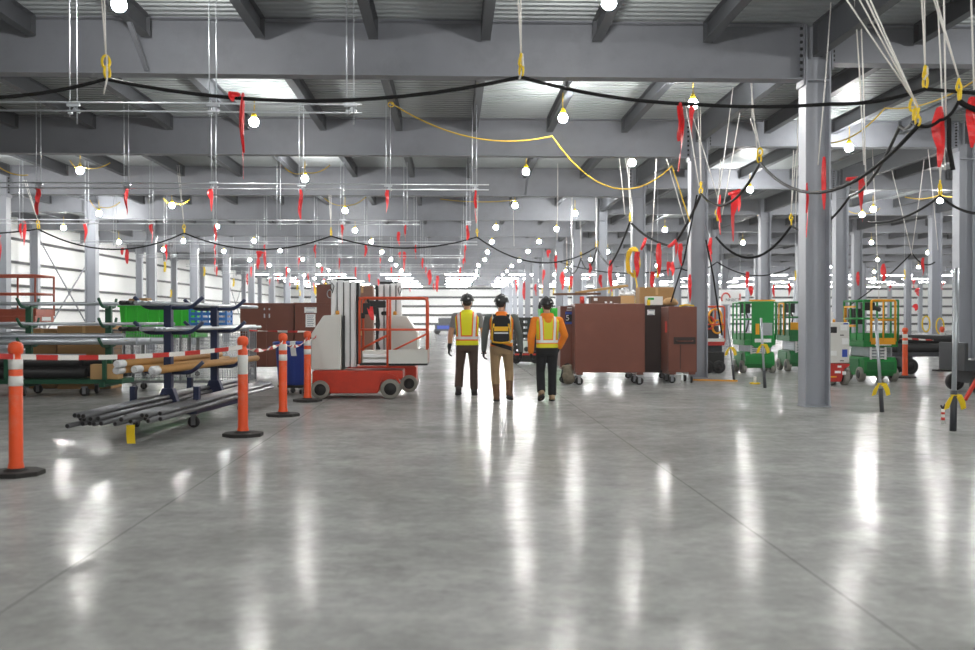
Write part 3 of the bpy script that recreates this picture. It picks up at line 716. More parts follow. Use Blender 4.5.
kt = [(-.30, -1.75, .773, -.22, 1.9), (-.18, -1.5, .773, -.11, 1.8), (-.245, -1.85, .855, -.165, 1.6), (.09, -1.6, .773, .15, 1.9), (.19, -1.85, .773, .25, 2.15)]
for i, (x0, y0, z, x1, y1) in enumerate(kt):
    pipe('cardboard_tube', (x0, y0, z), (x1, y1, z+.0), .045, kraft, 'brown tube with wrapped white end on the navy rack lowest arms, %s from the left' % ORD[i], 'tube', 'brown tubes on the navy rack', RM, ends=(.15, .049), mats=[kraft, wrapw], n=12)
def skew(x, ya, yb, z): return (x-.052*ya, ya, z), (x-.052*yb, yb, z)
for j in range(3):
    for i in range(5 - j):
        x = -.36+.062*i+.031*j; pipe('black_pipe', *skew(x+.14, -3.45+random.uniform(-.12, .25), 2.7+random.uniform(-.4, .3), .284+.054*j), .0265, blackp, 'black steel pipe in the left bundle on the navy rack base, %s in layer %s' % (ORD[i], ('bottom', 'middle', 'top')[j]), 'pipe', 'left bundle of black pipes', RM, r_in=.021)
for j in range(2):
    for i in range(6-j):
        x = .06+.059*i+.0295*j; pipe('black_pipe', *skew(x+.14, -3.0+random.uniform(-.4, .4), 2.6+random.uniform(-.2, .4), .284+.054*j), .0265, blackp, 'black steel pipe in the right bundle on the navy rack base, %s in %s layer' % (ORD[i], ('bottom', 'top')[j]), 'pipe', 'right bundle of black pipes', RM, r_in=.020)
b = MB(); b.strip([(0, 0, 0), (.0, -.004, -.1), (.01, -.01, -.20)], [(.045, .0, 0)]*3, [(0, 1, 0)]*3, .004)
tag(b.build('yellow_tag', yel, loc=RM @ V((.48, -3.15, .262))), 'yellow tag hanging from the black steel pipe ends', 'tag')
# ------------------------------------------------------------------ green cantilever rack behind
GC = V((-8.3, 18.75, 0))
t = thing('pipe_rack', 'dark green wheeled cantilever rack with long grey pipes, behind the barrier tape', 'rack', GC)
b = MB()
b.box((0, 0, .26), (4.6, .7, .08))
for x in (-1.6, .5, 1.95): b.box((x, 0, .21), (.1, .8, .1))
b.build('base_frame', dgreen, t, bevel=.006)
for x in (-1.55, .53, 1.62):
    for y in (-.32, .32): caster(t, x, y, .17, .085)
for x in (-2.1, .50, 1.95):
    b = MB(); b.box((x, 0, .95), (.11, .09, 1.36)); b.build('upright', dgreen, t, bevel=.005)
    for z in (.90, 1.26, 1.62):
        for s in (-1, 1):
            b = MB(); b.tube(rounded([(x, s*.04, z), (x, s*.34, z), (x-.02, s*.48, z+.15)], .08), .026, 8); b.build('arm', dgreen, t)
for x in (.25, 2.0):
    b = MB(); b.box((x, -.38, .5), (.07, .07, .42)); b.build('stake', dgreen, t, bevel=.004)
GM = M.Translation(GC)
for z, rr, ys, nm, x0, x1 in ((1.68, .03, (-.28, -.16, .18), 'top arms', -4.6, 3.1), (1.31, .028, (-.30, -.2, .22), 'middle arms', -4.6, 2.7), (.99, .06, (-.30, -.15, .16), 'lower arms', -4.2, 2.55)):
    for i, y in enumerate(ys): pipe('grey_pipe', (x0, y, z), (x1+.2*i, y, z), rr, galvp, 'long galvanised pipe on the green rack %s, %s from the front' % (nm, ORD[i]), 'pipe', 'pipes on the green rack '+nm, GM, ends=None)
pipe('grey_pipe', (-3.9, -.22, 1.09), (2.3, -.22, 1.09), .05, galvp, 'upper grey pipe stacked on the lower green rack arms', 'pipe', None, GM)
for i, y in enumerate((-.18, .17, .38)):
    for j in range(2): pipe('black_pipe', (-3.6+.1*i, y, .42+.20*j), ((1.6 if i == 0 else 2.25)-.1*j, y, .42+.20*j), .10, endblk, 'thick black pipe on the green rack base, %s of the %s layer' % (ORD[i], ('lower', 'upper')[j]), 'pipe', 'thick black pipes on the green rack', GM, n=14)
pipe('grey_pipe', (-3.5, -.2, .745), (1.6, -.2, .745), .018, galvp, 'thin grey pipe lying over the thick black pipes', 'pipe', None, GM)
# cartons
def carton(name, c, d, label, rz=0, m=None, slots=(), flap=True, grp=None):
    t = thing(name, label, 'box', c, rz, grp)
    b = MB(); b.bx(-d[0]/2, d[0]/2, -d[1]/2, d[1]/2, 0, d[2]); b.build('carton', m or card, t, bevel=.008)
    if flap:
        b = MB(); b.bx(-d[0]/2-.002, d[0]/2+.002, -.03, .03, d[2]-.002, d[2]+.004); b.bx(-.03, .03, -d[1]/2-.004, -d[1]/2, d[2]-.18 if d[2] > .3 else d[2]*.6, d[2]); b.build('packing_tape', cardl, t)
    for x, z in slots:
        b = MB(); b.bx(x-.04, x+.04, -d[1]/2-.005, -d[1]/2+.01, z, z+.16); b.build('hand_hole', dbrown, t)
    return t
carton('cardboard_box', (-7.35, 20.6, .0), (1.05, .7, 1.26), 'large upright cardboard box behind the green pipe rack', slots=((-.28, .95), (.18, .95), (-.28, .35), (.18, .35)))
carton('cardboard_box', (-8.25, 20.75, .0), (.55, .6, 1.2), 'narrower cardboard box behind the green rack, left of the large one')
carton('cardboard_box', GC+V((1.97, -.17, .302)), (.5, .3, .27), 'small open cardboard box lying on the green rack front', m=cardl)
# ------------------------------------------------------------------ wire mesh cart with blue crate
t = thing('mesh_cart', 'wire mesh sided shelf cart behind the navy pipe rack', 'cart', (-5.25, 19.9, 0))
b = MB()
for x in (-1.3, 0, 1.3):
    for y in (-.35, .35): b.box((x, y, .68), (.04, .04, 1.05))
for z in (.18, 1.18):
    for y in (-.35, .35): b.box((0, y, z), (2.6, .035, .035))
    for x in (-1.3, 1.3): b.box((x, 0, z), (.035, .7, .035))
b.build('cart_frame', casterm, t)
b = MB()
for y in (-.35, .35):
    for i in range(52): b.box((-1.3+.05*i, y, .68), (.006, .006, 1.0))
    for i in range(14): b.box((0, y, .2+.07*i), (2.6, .006, .006))
for x in (-1.3, 1.3):
    for i in range(14): b.box((x, -.35+.05*i, .68), (.006, .006, 1.0))
b.build('wire_panel', wirem, t)
b = MB(); b.box((0, 0, .2), (2.56, .68, .02)); b.box((0, 0, 1.19), (2.56, .68, .02)); b.build('shelf', casterm, t)
for x in (-.9, .9):
    for y in (-.3, .3): caster(t, x, y, .165, .065)
t = thing('blue_crate', 'light blue plastic crate on the wire mesh cart', 'crate', (-4.75, 19.9, 1.2))
b = MB(); b.bx(-.36, .36, -.25, .25, 0, .03)
for z in (.10, .20, .30, .40): b.bx(-.36, .36, -.25, -.225, z-.03, z+.03); b.bx(-.36, .36, .225, .25, z-.03, z+.03); b.bx(-.36, -.335, -.25, .25, z-.03, z+.03); b.bx(.335, .36, -.25, .25, z-.03, z+.03)
for x in (-.35, -.12, .12, .35):
    for y in (-.24, .24): b.box((x, y, .22), (.04, .03, .44))
b.build('crate_body', blue_l, t, bevel=.004)
for x in (-.15, .15):
    b = MB(); b.lathe([(.08, 0), (.09, .2), (.05, .3), (.03, .36)], (x, 0, .03), 12); b.build('jug', paper, t)
# ------------------------------------------------------------------ bright green dumpster
def dumpster(loc, sx, sy, hh, label, rz=0, zb=.16):
    t = thing('dumpster', label, 'dumpster', loc, rz)
    b = MB(); b.prism([(-sx*.46, zb), (sx*.46, zb), (sx*.5, hh), (-sx*.5, hh)], 'y', -sy/2, sy/2)
    b.build('hopper', green_l, t, bevel=.015)
    b = MB()
    for x in [-sx*.42+sx*.84*i/6 for i in range(7)]: b.box((x, -sy/2-.02, (hh+zb)*.5), (.06, .04, (hh-zb)*.85))
    b.bx(-sx*.51, sx*.51, -sy/2-.06, sy/2+.05, hh-.1, hh); b.build('rim_and_ribs', green_l, t, bevel=.006)
    if zb > .3:
        b = MB(); b.bx(-sx*.4, sx*.4, -sy*.4, sy*.4, .16, .24)
        for x in (-sx*.36, sx*.36):
            for y in (-sy*.35, sy*.35): b.box((x, y, (zb+.2)/2), (.08, .08, zb-.2))
        b.build('base_frame', casterm, t)
    for x in (-sx*.35, sx*.35):
        for y in (-sy*.35, sy*.35): caster(t, x, y, .16, .06)
    return t
dumpster((-6.9, 24.4, 0), 1.85, 1.2, 1.78, 'bright green ribbed tipping hopper behind the pipe racks', zb=.95)
b = MB(); b.prism([(0, 0), (.5, 0), (.45, .12), (.05, .10)], 'y', -.2, .2); tag(b.build('carton_flap', card, loc=(-7.7, 24.2, 1.78)), 'crumpled cardboard on top of the bright green hopper', 'cardboard')
# ------------------------------------------------------------------ brown job boxes at the left
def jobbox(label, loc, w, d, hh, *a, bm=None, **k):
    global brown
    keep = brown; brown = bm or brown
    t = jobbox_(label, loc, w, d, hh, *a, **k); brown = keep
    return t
def jobbox_(label, loc, w, d, hh, z0=.22, rz=0., doors=2, lip=True, papers=(), grp='brown job boxes', handle=None, latch=False, step=None, rc=.07, split_z=None):
    t = thing('job_box', label, 'job box', loc, rz, grp)
    b = MB(); b.bx(-w/2, w/2, -d/2, d/2, z0, hh); b.build('body', brown, t, bevel=.012)
    if lip:
        b = MB(); b.bx(-w/2-.015, w/2+.015, -d/2-.02, d/2+.015, hh-.045, hh+.012); b.build('lid', brown, t, bevel=.008)
    if doors:
        wd = w/doors
        for i in range(doors):
            b = MB(); b.bx(-w/2+wd*i+.012, -w/2+wd*(i+1)-.012, -d/2-.018, -d/2-.002, z0+.03, hh-.06); dd = b.build('door', brown, t, bevel=.005)
            b = MB(); xx = -w/2+wd*(i+1)-.06 if i == 0 else -w/2+wd*i+.06
            b.bx(xx-.015, xx+.015, -d/2-.035, -d/2-.016, hh-.35, hh-.25); b.bx(xx-.015, xx+.015, -d/2-.035, -d/2-.016, hh-.16, hh-.11); b.build('latch', zinc, dd)
    if handle:
        hx, hz, hw, hh_ = handle
        b = MB()
        b.bx(hx-hw/2, hx+hw/2, -d/2-.012, -d/2+.0, hz-hh_/2, hz+hh_/2, 0); b.build('handle_recess', dbrown, t)
        b = MB(); b.tube(rounded([(hx-hw*.36, -d/2-.012, hz), (hx-hw*.36, -d/2-.05, hz-.01), (hx+hw*.36, -d/2-.05, hz-.01), (hx+hw*.36, -d/2-.012, hz)], .02), .012, 8); b.build('handle', brown, t)
    for x, z, pw, ph, lines in papers:
        b = MB(); b.bx(x-pw/2, x+pw/2, -d/2-.024, -d/2-.019, z-ph/2, z+ph/2)
        p = b.build('paper_notice', paper, t)
        b = MB()
        for k in range(lines): b.bx(x-pw*.36, x+pw*(.36-.1*(k % 2)), -d/2-.026, -d/2-.0239, z+ph*.36-ph*.72*k/max(1, lines-1)-.008, z+ph*.36-ph*.72*k/max(1, lines-1)+.008)
        b.build('print_lines', ink, p)
    b = MB()
    for x in (-w/2+.1, w/2-.1): b.bx(x-.07, x+.07, -d/2+.02, d/2-.02, z0-.05, z0)
    b.build('skid', brown, t)
    for x in (-w/2+.1, w/2-.1):
        for y in (-d/2+.1, d/2-.1): caster(t, x, y, z0-.05, rc)
    return t
jobbox('brown steel job box with two doors, left of the white notices', (-4.55, 25.2, 0), 1.32, .8, 1.78, papers=())
jobbox('brown steel job box with two white paper notices, behind the blue trash bin', (-3.25, 25.1, 0), 1.22, .8, 1.79, doors=1, papers=((-.22, 1.62, .30, .14, 2), (-.22, 1.36, .24, .32, 6)))
t = thing('tool_chest', 'small brown chest standing on top of the brown job boxes', 'chest', (-3.13, 25.3, 1.805))
b = MB(); b.bx(-.24, .24, -.3, .3, 0, .44); b.build('chest_body', brown, t, bevel=.01)
b = MB(); b.bx(-.25, .25, -.31, .31, .40, .455); b.build('lid', brown, t, bevel=.008)
b = MB(); b.tube([(.10+.07*cos(a), -.32, .22+.10*sin(a)) for a in [pi*.2+i*pi/7 for i in range(11)]], .012, 6); b.build('handle', zinc, t)
carton('cardboard_box', (-2.35, 26.2, 0), (.62, .6, 1.15), 'taupe carton at the bottom of a stack, seen through the lift basket', m=taupe)
carton('cardboard_box', (-2.32, 26.2, 1.155), (.55, .5, 1.1), 'tall taupe carton on top of another, seen above the lift basket', m=taupe)
# ------------------------------------------------------------------ blue trash bin
t = thing('trash_bin', 'blue plastic trash bin on a wheeled dolly between two orange posts', 'trash bin', (-2.98, 18.9, 0))
b = MB(); b.lathe([(.265, .17), (.27, .18), (.325, .85), (.335, .90), (.375, .905), (.38, .96), (.365, .975), (.35, .975), (.335, .95), (.26, .25), (0, .25)], n=28)
b.build('bin_body', bin_blue, t)
b = MB()
for i in range(14):
    a = 2*pi*i/14; b.bar((.268*cos(a), .268*sin(a), .22), (.318*cos(a), .318*sin(a), .78), .03, .012, up=(cos(a), sin(a), 0))
b.build('rib', bin_blue, t)
for s in (-1, 1):
    b = MB(); b.box((s*.40, 0, .86), (.10, .16, .05)); b.build('handle', bin_blue, t, bevel=.01)
b = MB(); b.lathe([(.27, .125), (.29, .13), (.29, .165), (.27, .17)], n=24); b.build('dolly', black, t)
for i in range(5):
    a = 2*pi*i/5+.5; caster(t, .22*cos(a), .22*sin(a), .13, .045)
b = MB(); b.strip([(0, -.39, .985), (.0, -.395, .9), (.02, -.37, .72)], [(.05, 0, 0)]*3, [(0, 1, 0)]*3, .006); b.strip([(0, -.39, .985), (0, -.3, .99)], [(.05, 0, 0)]*2, [(0, 0, 1)]*2, .006)
tag(b.build('paper_towel', paper, loc=(-2.93, 18.9, 0)), 'white paper towel draped over the blue trash bin rim', 'towel')
# ------------------------------------------------------------------ vertical mast lifts
def wheel(t, x, y, r, w, name='wheel', m=None, hub=None, ax='y'):
    b = MB(); b.lathe([(r*.62, -w/2), (r*.93, -w/2), (r, -w*.38), (r, w*.38), (r*.93, w/2), (r*.62, w/2), (r*.62, -w/2)], (x, y, r), 24, axis=ax, caps=False); wv = b.build(name, m or tyre, t)
    b = MB(); b.lathe([(0, -w*.40), (r*.2, -w*.46), (r*.25, -w*.40), (r*.62, -w*.42), (r*.64, 0), (r*.62, w*.42), (0, w*.42)], (x, y, r), 18, axis=ax)
    for i in range(6):
        a = i*pi/3
        if ax == 'y': b.cyl((x+r*.42*cos(a), y-w*.47, r+r*.42*sin(a)), (x+r*.42*cos(a), y-w*.38, r+r*.42*sin(a)), r*.06, n=6)
    b.build('hub', hub or black, wv)
def mast_lift(label, loc, mir=1, basket=True, rz=0.):
    t = thing('mast_lift', label, 'lift', loc, rz, None)
    X = lambda x: x*mir
    # chassis: local x 0 = mast side end, 1.55 = basket end; y -.42 .. .42
    b = MB(); b.prism([(X(-.02), .47), (X(-.02), .16), (X(.30), .10), (X(1.12), .10), (X(1.18), .30), (X(1.56), .36), (X(1.56), .50), (X(0), .50)], 'y', -.40, .40)
    b.build('chassis', liftred, t, bevel=.015)
    b = MB(); b.prism([(X(1.14), .30), (X(1.18), .40), (X(1.30), .455), (X(1.46), .40), (X(1.52), .28), (X(1.50), .27), (X(1.42), .37), (X(1.30), .42), (X(1.2), .38), (X(1.17), .28)], 'y', -.43, -.36); b.build('wheel_arch', liftred, t)
    for y in (-.37, .37):
        wheel(t, X(.12), y, .165, .12); wheel(t, X(1.34), y, .175, .13)
    b = MB(); b.prism([(X(-.04), .51), (X(-.04), 1.14), (X(.17), 1.46), (X(.48), 1.48), (X(.48), .51)], 'y', -.38, .38); b.build('counterweight_cover', cover, t, bevel=.02)
    b = MB(); b.bx(X(.505), X(.53), -.30, .30, .52, 1.46); b.build('cover_seam', black, t)
    # mast: nested white profiles, dark gaps
    for i in range(4):
        x0 = .28+.115*i
        b = MB(); b.bx(X(x0), X(x0+.095), -.16, .16, .55 if i else 1.40, 2.10-.012*i); b.bx(X(x0+.02), X(x0+.075), -.20, -.16, .55 if i else 1.48, 2.06); b.build('mast_profile', alu, t, bevel=.006)
    b = MB(); b.bx(X(.37), X(.72), -.12, .12, .55, 2.05); b.bx(X(.30), X(.70), -.10, .10, 2.085, 2.125); b.build('mast_core', black, t)
    b = MB(); b.bx(X(.735), X(.775), -.17, .10, .60, 2.05); b.build('mast_guard', black, t)
    b = MB(); b.lathe([(.035, 0), (.035, .05), (.02, .07)], (X(.40), -.22, 1.48), 10); b.build('beacon', mat_amber, t)
    b = MB(); b.tube([(X(.30), -.2, 1.9), (X(.27), -.22, 1.98), (X(.30), -.22, 2.04), (X(.34), -.22, 1.98), (X(.31), -.21, 1.86)], .008, 6); b.build('cable_guide', black, t)
    if basket:
        fr = MB(); z0, z1, zm = .62, 1.77, 1.21; xa, xb = .80, 1.98
        for y in (-.36, .36):
            fr.tube(rounded([(X(xa), y, z0), (X(xa), y, z1), (X(xb), y, z1), (X(xb), y, z0)], .08), .021, 8)
            fr.tube([(X(xa), y, zm), (X(xb), y, zm)], .017, 8)
            fr.tube([(X(1.29), y, .56), (X(1.29), y, z1)], .021, 8)
            fr.tube([(X(xa), y, .86), (X(1.29), y, 1.12)], .016, 8); fr.tube([(X(1.29), y, .80), (X(xb), y, 1.14)], .016, 8)
        for x in (xa, xb):
            for z in (z1, zm): fr.tube([(X(x), -.36, z), (X(x), .36, z)], .019, 8)
        fr.build('guard_rail', liftrail, t)
        b = MB(); b.bx(X(xa), X(xb+.01), -.37, .37, .585, .625); b.build('platform_floor', black, t)
        b = MB(); b.bx(X(1.31), X(xb+.015), -.385, -.372, .62, .86); b.bx(X(1.31), X(xb+.015), .372, .385, .62, .86); b.bx(X(xb+.0), X(xb+.015), -.38, .38, .62, .86); b.build('toe_board', cover, t)
        b = MB()
        for z in (.665, .755): b.bx(X(.86), X(1.27), -.36, -.30, z-.03, z+.03)
        b.build('step', alu, t, bevel=.005)
        b = MB(); b.bx(X(xa+.04), X(1.27), -.30, .30, .625, .84); b.build('battery_tray', cover, t, bevel=.01)
        b = MB(); b.box((X(1.10), -.22, 1.66), (.30, .16, .12)); b.cyl((X(.98), -.28, 1.6), (X(.94), -.33, 1.75), .02, n=8); b.cyl((X(1.18), -.26, 1.5), (X(1.28), -.3, 1.5), .035, n=8); b.box((X(1.02), -.25, 1.55), (.16, .12, .14)); b.build('control_box', black, t, bevel=.015)
        b = MB(); b.tube([(X(1.10), -.2, 1.58), (X(1.13), -.22, 1.3), (X(1.08), -.2, 1.0), (X(1.14), -.2, .86)], .022, 8); b.build('control_cable', black, t)
        b = MB(); b.box((X(.92), -.30, 1.58), (.13, .1, .2)); b.box((X(.86), -.33, 1.46), (.07, .05, .1)); b.build('harness_pouch', black, t, bevel=.02)
        b = MB(); b.strip([(X(.98), -.34, 1.62), (X(1.0), -.35, 1.5), (X(1.03), -.34, 1.38)], [(.05, 0, 0), (.045, .02, 0), (.02, 0, 0)], [(0, 1, 0)]*3, .01); b.build('red_strap', redt, t)
    return t
mat_amber = mat('amber_beacon', h('e8a23a'), .3)
mast_lift('orange-red mast lift with grey cover, white mast and open basket, nearest the people', (-2.42, 17.95, 0))
mast_lift('second mast lift behind the nearest one, its grey cover on the right', (-.70, 19.55, 0), mir=-1, basket=False)
# ------------------------------------------------------------------ people
skinm = mat('skin', h('c99a7c'), .55); hairm = mat('dark_hair', h('2b211c'), .7)
hatm = mat('black_hard_hat', h('17191a'), .38); glovem = mat('black_glove', h('17181b'), .7)
greyk = mat('grey_knit', h('8a8b8c'), .85, 0, .08, 20); greyd = mat('grey_sleeve', h('5f6664'), .85, 0, .1, 15)
brownt = mat('brown_trousers', h('54453c'), .9, 0, .12, 9); tant = mat('tan_trousers', h('9c8260'), .9, 0, .12, 9); blackt = mat('black_trousers', h('17181c'), .9, 0, .15, 9)
bootb = mat('brown_boot', h('6b4a2e'), .6, 0, .15, 12); bootd = mat('dark_boot', h('2c2622'), .6); shoet = mat('tan_shoe', h('8a7358'), .7)
hoodm = mat('orange_hoodie', h('f58a1f'), .85, 0, .06, 12); redband = mat('red_band', h('d33a28'), .5)
blackfab = mat('black_fabric', h('1a1a1c'), .8, 0, .12, 12); yelfab = mat('yellow_fabric', h('f2b818'), .6); silver = mat('silver_reflective', h('dedfe0'), .4)
def vest_mat(name, base, trim, xo, zo, w=.024, tw=.046, slope=.0, trimz=True):
    m = bpy.data.materials.new(name); m.use_nodes = True; nt = m.node_tree; b = nt.nodes['Principled BSDF']; N = nt.nodes.new; L = nt.links.new
    tc = N('ShaderNodeTexCoord'); s = N('ShaderNodeSeparateXYZ'); L(tc.outputs['Object'], s.inputs[0])
    def mt(op, a, c=None):
        n = N('ShaderNodeMath'); n.operation = op
        for i, x in enumerate((a, c)):
            if x is None: continue
            if isinstance(x, (int, float)): n.inputs[i].default_value = x
            else: L(x, n.inputs[i])
        return n.outputs[0]
    ax = mt('ABSOLUTE', mt('SUBTRACT', mt('SUBTRACT', mt('ABSOLUTE', s.outputs['X']), xo), mt('MULTIPLY', mt('SUBTRACT', s.outputs['Z'], 1.2), slope)))
    az = mt('ABSOLUTE', mt('SUBTRACT', s.outputs['Z'], zo))
    up = mt('GREATER_THAN', s.outputs['Z'], zo)
    sv = mt('MAXIMUM', mt('MULTIPLY', mt('LESS_THAN', ax, w), up), mt('LESS_THAN', az, w*1.05))
    tr = mt('MAXIMUM', mt('MULTIPLY', mt('LESS_THAN', ax, tw), up), mt('LESS_THAN', az, tw*1.05))
    m1 = N('ShaderNodeMix'); m1.data_type = 'RGBA'; m1.inputs['A'].default_value = (*base, 1); m1.inputs['B'].default_value = (*trim, 1); L(tr, m1.inputs['Factor'])
    m2 = N('ShaderNodeMix'); m2.data_type = 'RGBA'; m2.inputs['B'].default_value = (*h('eceded'), 1); L(m1.outputs['Result'], m2.inputs['A']); L(sv, m2.inputs['Factor'])
    L(m2.outputs['Result'], b.inputs['Base Color']); b.inputs['Roughness'].default_value = .6
    return m
def organic(name, mb, m, parent, voxel=.013, smooth=5):
    o = bpy.data.objects.new('tmp', mb.mesh('tmp', m)); C.objects.link(o)
    r = o.modifiers.new('r', 'REMESH'); r.mode = 'VOXEL'; r.voxel_size = voxel; r.use_smooth_shade = True
    s = o.modifiers.new('s', 'SMOOTH'); s.iterations = smooth; s.factor = .5
    dg = bpy.context.evaluated_depsgraph_get(); dg.update()
    me = bpy.data.meshes.new_from_object(o.evaluated_get(dg)); me.name = name
    bpy.data.objects.remove(o)
    me.materials.clear(); me.materials.append(m)
    p = bpy.data.objects.new(name, me); C.objects.link(p); p.parent = parent
    return p
def torso_loft(mb, rings, n=20):
    vs = []; k = len(rings)
    for x0, y0, z, rx, ry in rings:
        for j in range(n):
            a = 2*pi*j/n; e = .8
            cx, sy = cos(a), sin(a)
            vs.append((x0+rx*math.copysign(abs(cx)**e, cx), y0+ry*math.copysign(abs(sy)**e, sy), z))
    fs = [(i*n+j, i*n+(j+1) % n, (i+1)*n+(j+1) % n, (i+1)*n+j) for i in range(k-1) for j in range(n)]
    fs += [list(range(n))[::-1], [(k-1)*n+j for j in range(n)]]
    mb.add(vs, fs)
def glove(parent, wrist, d, side, m, name='glove', cuff=True, k_=1.18):
    # hand hanging along direction d; side = +1 right hand. palm faces the thigh, fingers curl forward
    w = V(wrist); d = V(d).normalized(); fwd = V((0, 1, 0)); fwd = (fwd-d*fwd.dot(d)).normalized(); inn = d.cross(fwd)*(1)
    if inn.x*side > 0: inn = -inn
    b = MB()
    if cuff: b.cap(w-d*.05, w+d*.01, .038, .034, 10)
    for f_ in (-.028, -.009, .010, .029): b.cap(w+d*.015+fwd*f_*.7, w+d*.088+fwd*f_, .019, .015, 8)
    for f_, L_, k in ((-.031, .062, .5), (-.011, .074, .42), (.010, .078, .36), (.031, .068, .3)):
        p0 = w+d*.092+fwd*f_; a1 = d*cos(k)+inn*sin(k); p1 = p0+a1*L_*.45; a2 = d*cos(k*2.3)+inn*sin(k*2.3); p2 = p1+a2*L_*.32; a3 = d*cos(k*3.4)+inn*sin(k*3.4); p3 = p2+a3*L_*.25
        b.cap(p0, p1, .0105, .0098, 8); b.cap(p1, p2, .0098, .009, 8); b.cap(p2, p3, .009, .0078, 8)
    t0 = w+d*.03+fwd*.028+inn*.012; t1 = t0+(fwd*.75+d*.75+inn*.25).normalized()*.045; t2 = t1+(d*.95+fwd*.25+inn*.3).normalized()*.033
    b.cap(t0, t1, .0145, .0115, 8); b.cap(t1, t2, .0115, .009, 8)
    b.v = [w+(p-w)*k_ for p in b.v]
    return organic(name, b, m, parent, .0055, 2)
def person(label, loc, rz, sc, legs, arms, trousers, boots, boot_h, top, head_turn=0., head_tilt=0.):
    """legs: {side: (hip, knee, ankle, toe_dir, foot_pitch)}; arms: {side: (shoulder, elbow, wrist)}"""
    t = thing('person', label, 'person', loc, rz, 'people walking away'); t.scale = (sc,)*3
    hd = V((0, .035, 1.655)); hr = M.Rotation(head_turn, 3, 'Z') @ M.Rotation(head_tilt, 3, 'Y')
    # the body: one continuous surface
    b = MB()
    torso_loft(b, [(0, 0, .84, .13, .085), (0, 0, .92, .15, .095), (0, 0, 1.05, .14, .095), (0, .0, 1.22, .165, .115), (0, 0, 1.36, .175, .11), (0, 0, 1.44, .12, .08), (0, .005, 1.49, .06, .06)])
    b.cap((0, .0, 1.44), (0, .02, 1.58), .06, .056)
    b.ell(hd+hr @ V((0, -.01, .025)), (.077, .097, .095)); b.ell(hd+hr @ V((0, .025, -.045)), (.062, .072, .08))
    b.ell(hd+hr @ V((0, .105, -.02)), (.014, .022, .024), 8)                      # nose
    b.ell(hd+hr @ V((0, .088, -.072)), (.028, .014, .010), 8)                     # lips
    b.ell(hd+hr @ V((0, .075, -.105)), (.028, .024, .02), 8)                      # chin
    for s in (-1, 1):
        b.ell(hd+hr @ V((s*.079, -.005, -.015)), (.012, .022, .034), 8)           # ears
        b.ell(hd+hr @ V((s*.032, .09, .018)), (.02, .012, .008), 8)               # brows
        sh, el, wr = arms[s]; b.cap((s*.12, 0, 1.42), sh, .065, .06); b.cap(sh, el, .056, .049); b.cap(el, V(el).lerp(V(wr), .35), .049, .051); b.cap(V(el).lerp(V(wr), .35), wr, .050, .036); b.cap(wr, V(wr)+(V(wr)-V(el)).normalized()*.05, .034, .034)
        hp_, kn, an, td, fp = legs[s]; b.cap(hp_, kn, .088, .058); b.cap(kn, V(kn).lerp(V(an), .35), .056, .058); b.cap(V(kn).lerp(V(an), .35), an, .055, .038)
        b.cap(an, V(an)+V(td)*.12+V((0, 0, -.05)), .038, .03)
    organic('body', b, skinm, t, .013, 4)
    b = MB()
    for s in (-1, 1): b.ell(hd+hr @ V((s*.031, .085, .0)), (.013, .010, .008), 10)
    b.build('eyes', white, t)
    b = MB(); b.ell(hd+hr @ V((0, -.022, .015)), (.083, .092, .085), 16); b.build('hair', hairm, t)
    # trousers
    b = MB(); torso_loft(b, [(0, -.008, .80, .165, .12), (0, -.008, .86, .178, .134), (0, -.012, .93, .186, .137), (0, -.005, 1.0, .176, .127), (0, 0, 1.06, .168, .12)])
    for s in (-1, 1):
        hp_, kn, an, td, fp = legs[s]; hp_, kn, an = V(hp_), V(kn), V(an); lo = an.lerp(kn, max(0, (boot_h-.12)/.4))
        b.cap(hp_, hp_.lerp(kn, .45), .108, .094); b.cap(hp_.lerp(kn, .45), kn, .092, .079); b.cap(kn, kn.lerp(an, .4), .077, .078)
        b.tube([kn.lerp(an, .3), kn.lerp(lo, .7), lo], [.077, .076, .074 if boot_h < .2 else .070], 14)
    organic('trousers', b, trousers, t, .012, 4)
    # boots
    for s in (-1, 1):
        hp_, kn, an, td, fp = legs[s]; an = V(an); kn = V(kn); td = V(td).normalized(); q = M.Rotation(0, 3, 'X')
        up = V((0, 0, 1)); fwd = (td*cos(fp)+up*sin(fp)).normalized(); nu = (up*cos(fp)-td*sin(fp)).normalized()
        b = MB(); heel = an-nu*.045-fwd*.045; toe = an-nu*.055+fwd*.15; ball = an-nu*.05+fwd*.085
        b.cap(heel, ball, .05, .052); b.cap(ball, toe, .052, .042); b.cap(an-fwd*.02, heel, .052, .05); b.cap(an, ball+nu*.015, .052, .048)
        b.cap(an, an.lerp(kn, boot_h/.42), .058, .072 if boot_h > .2 else .06)
        side = fwd.cross(nu).normalized()
        o = organic('boot', b, boots, t, .010, 3)
        b = MB(); pts = []
        for i in range(16):
            a = 2*pi*i/16; l = .135*cos(a); w_ = .056*sin(a)*(1+.12*cos(a)); p = an-nu*.098+fwd*(.045+l)+side*w_; pts.append(p)
        n = len(pts); b.add(pts+[p+nu*.03 for p in pts], [list(range(n))[::-1], list(range(n, 2*n))]+[(i, (i+1) % n, n+(i+1) % n, n+i) for i in range(n)]); b.build('sole', black, o)
    top(t, arms)
    # hard hat
    b = MB(); c = hd+hr @ V((0, -.008, .045)); q = hr
    prof = [(.128, -.012), (.125, .0), (.118, .03), (.108, .062), (.085, .092), (.05, .112), (.0, .118)]
    vs = []; n = 24
    for r, z in prof:
        for j in range(n):
            a = 2*pi*j/n; ext = 1.25 if r < .2 else 1; yy = r*1.16*sin(a)
            if z < .005 and sin(a) > 0: yy += .05*sin(a)**2
            vs.append(c+q @ V((r*cos(a), yy, z)))
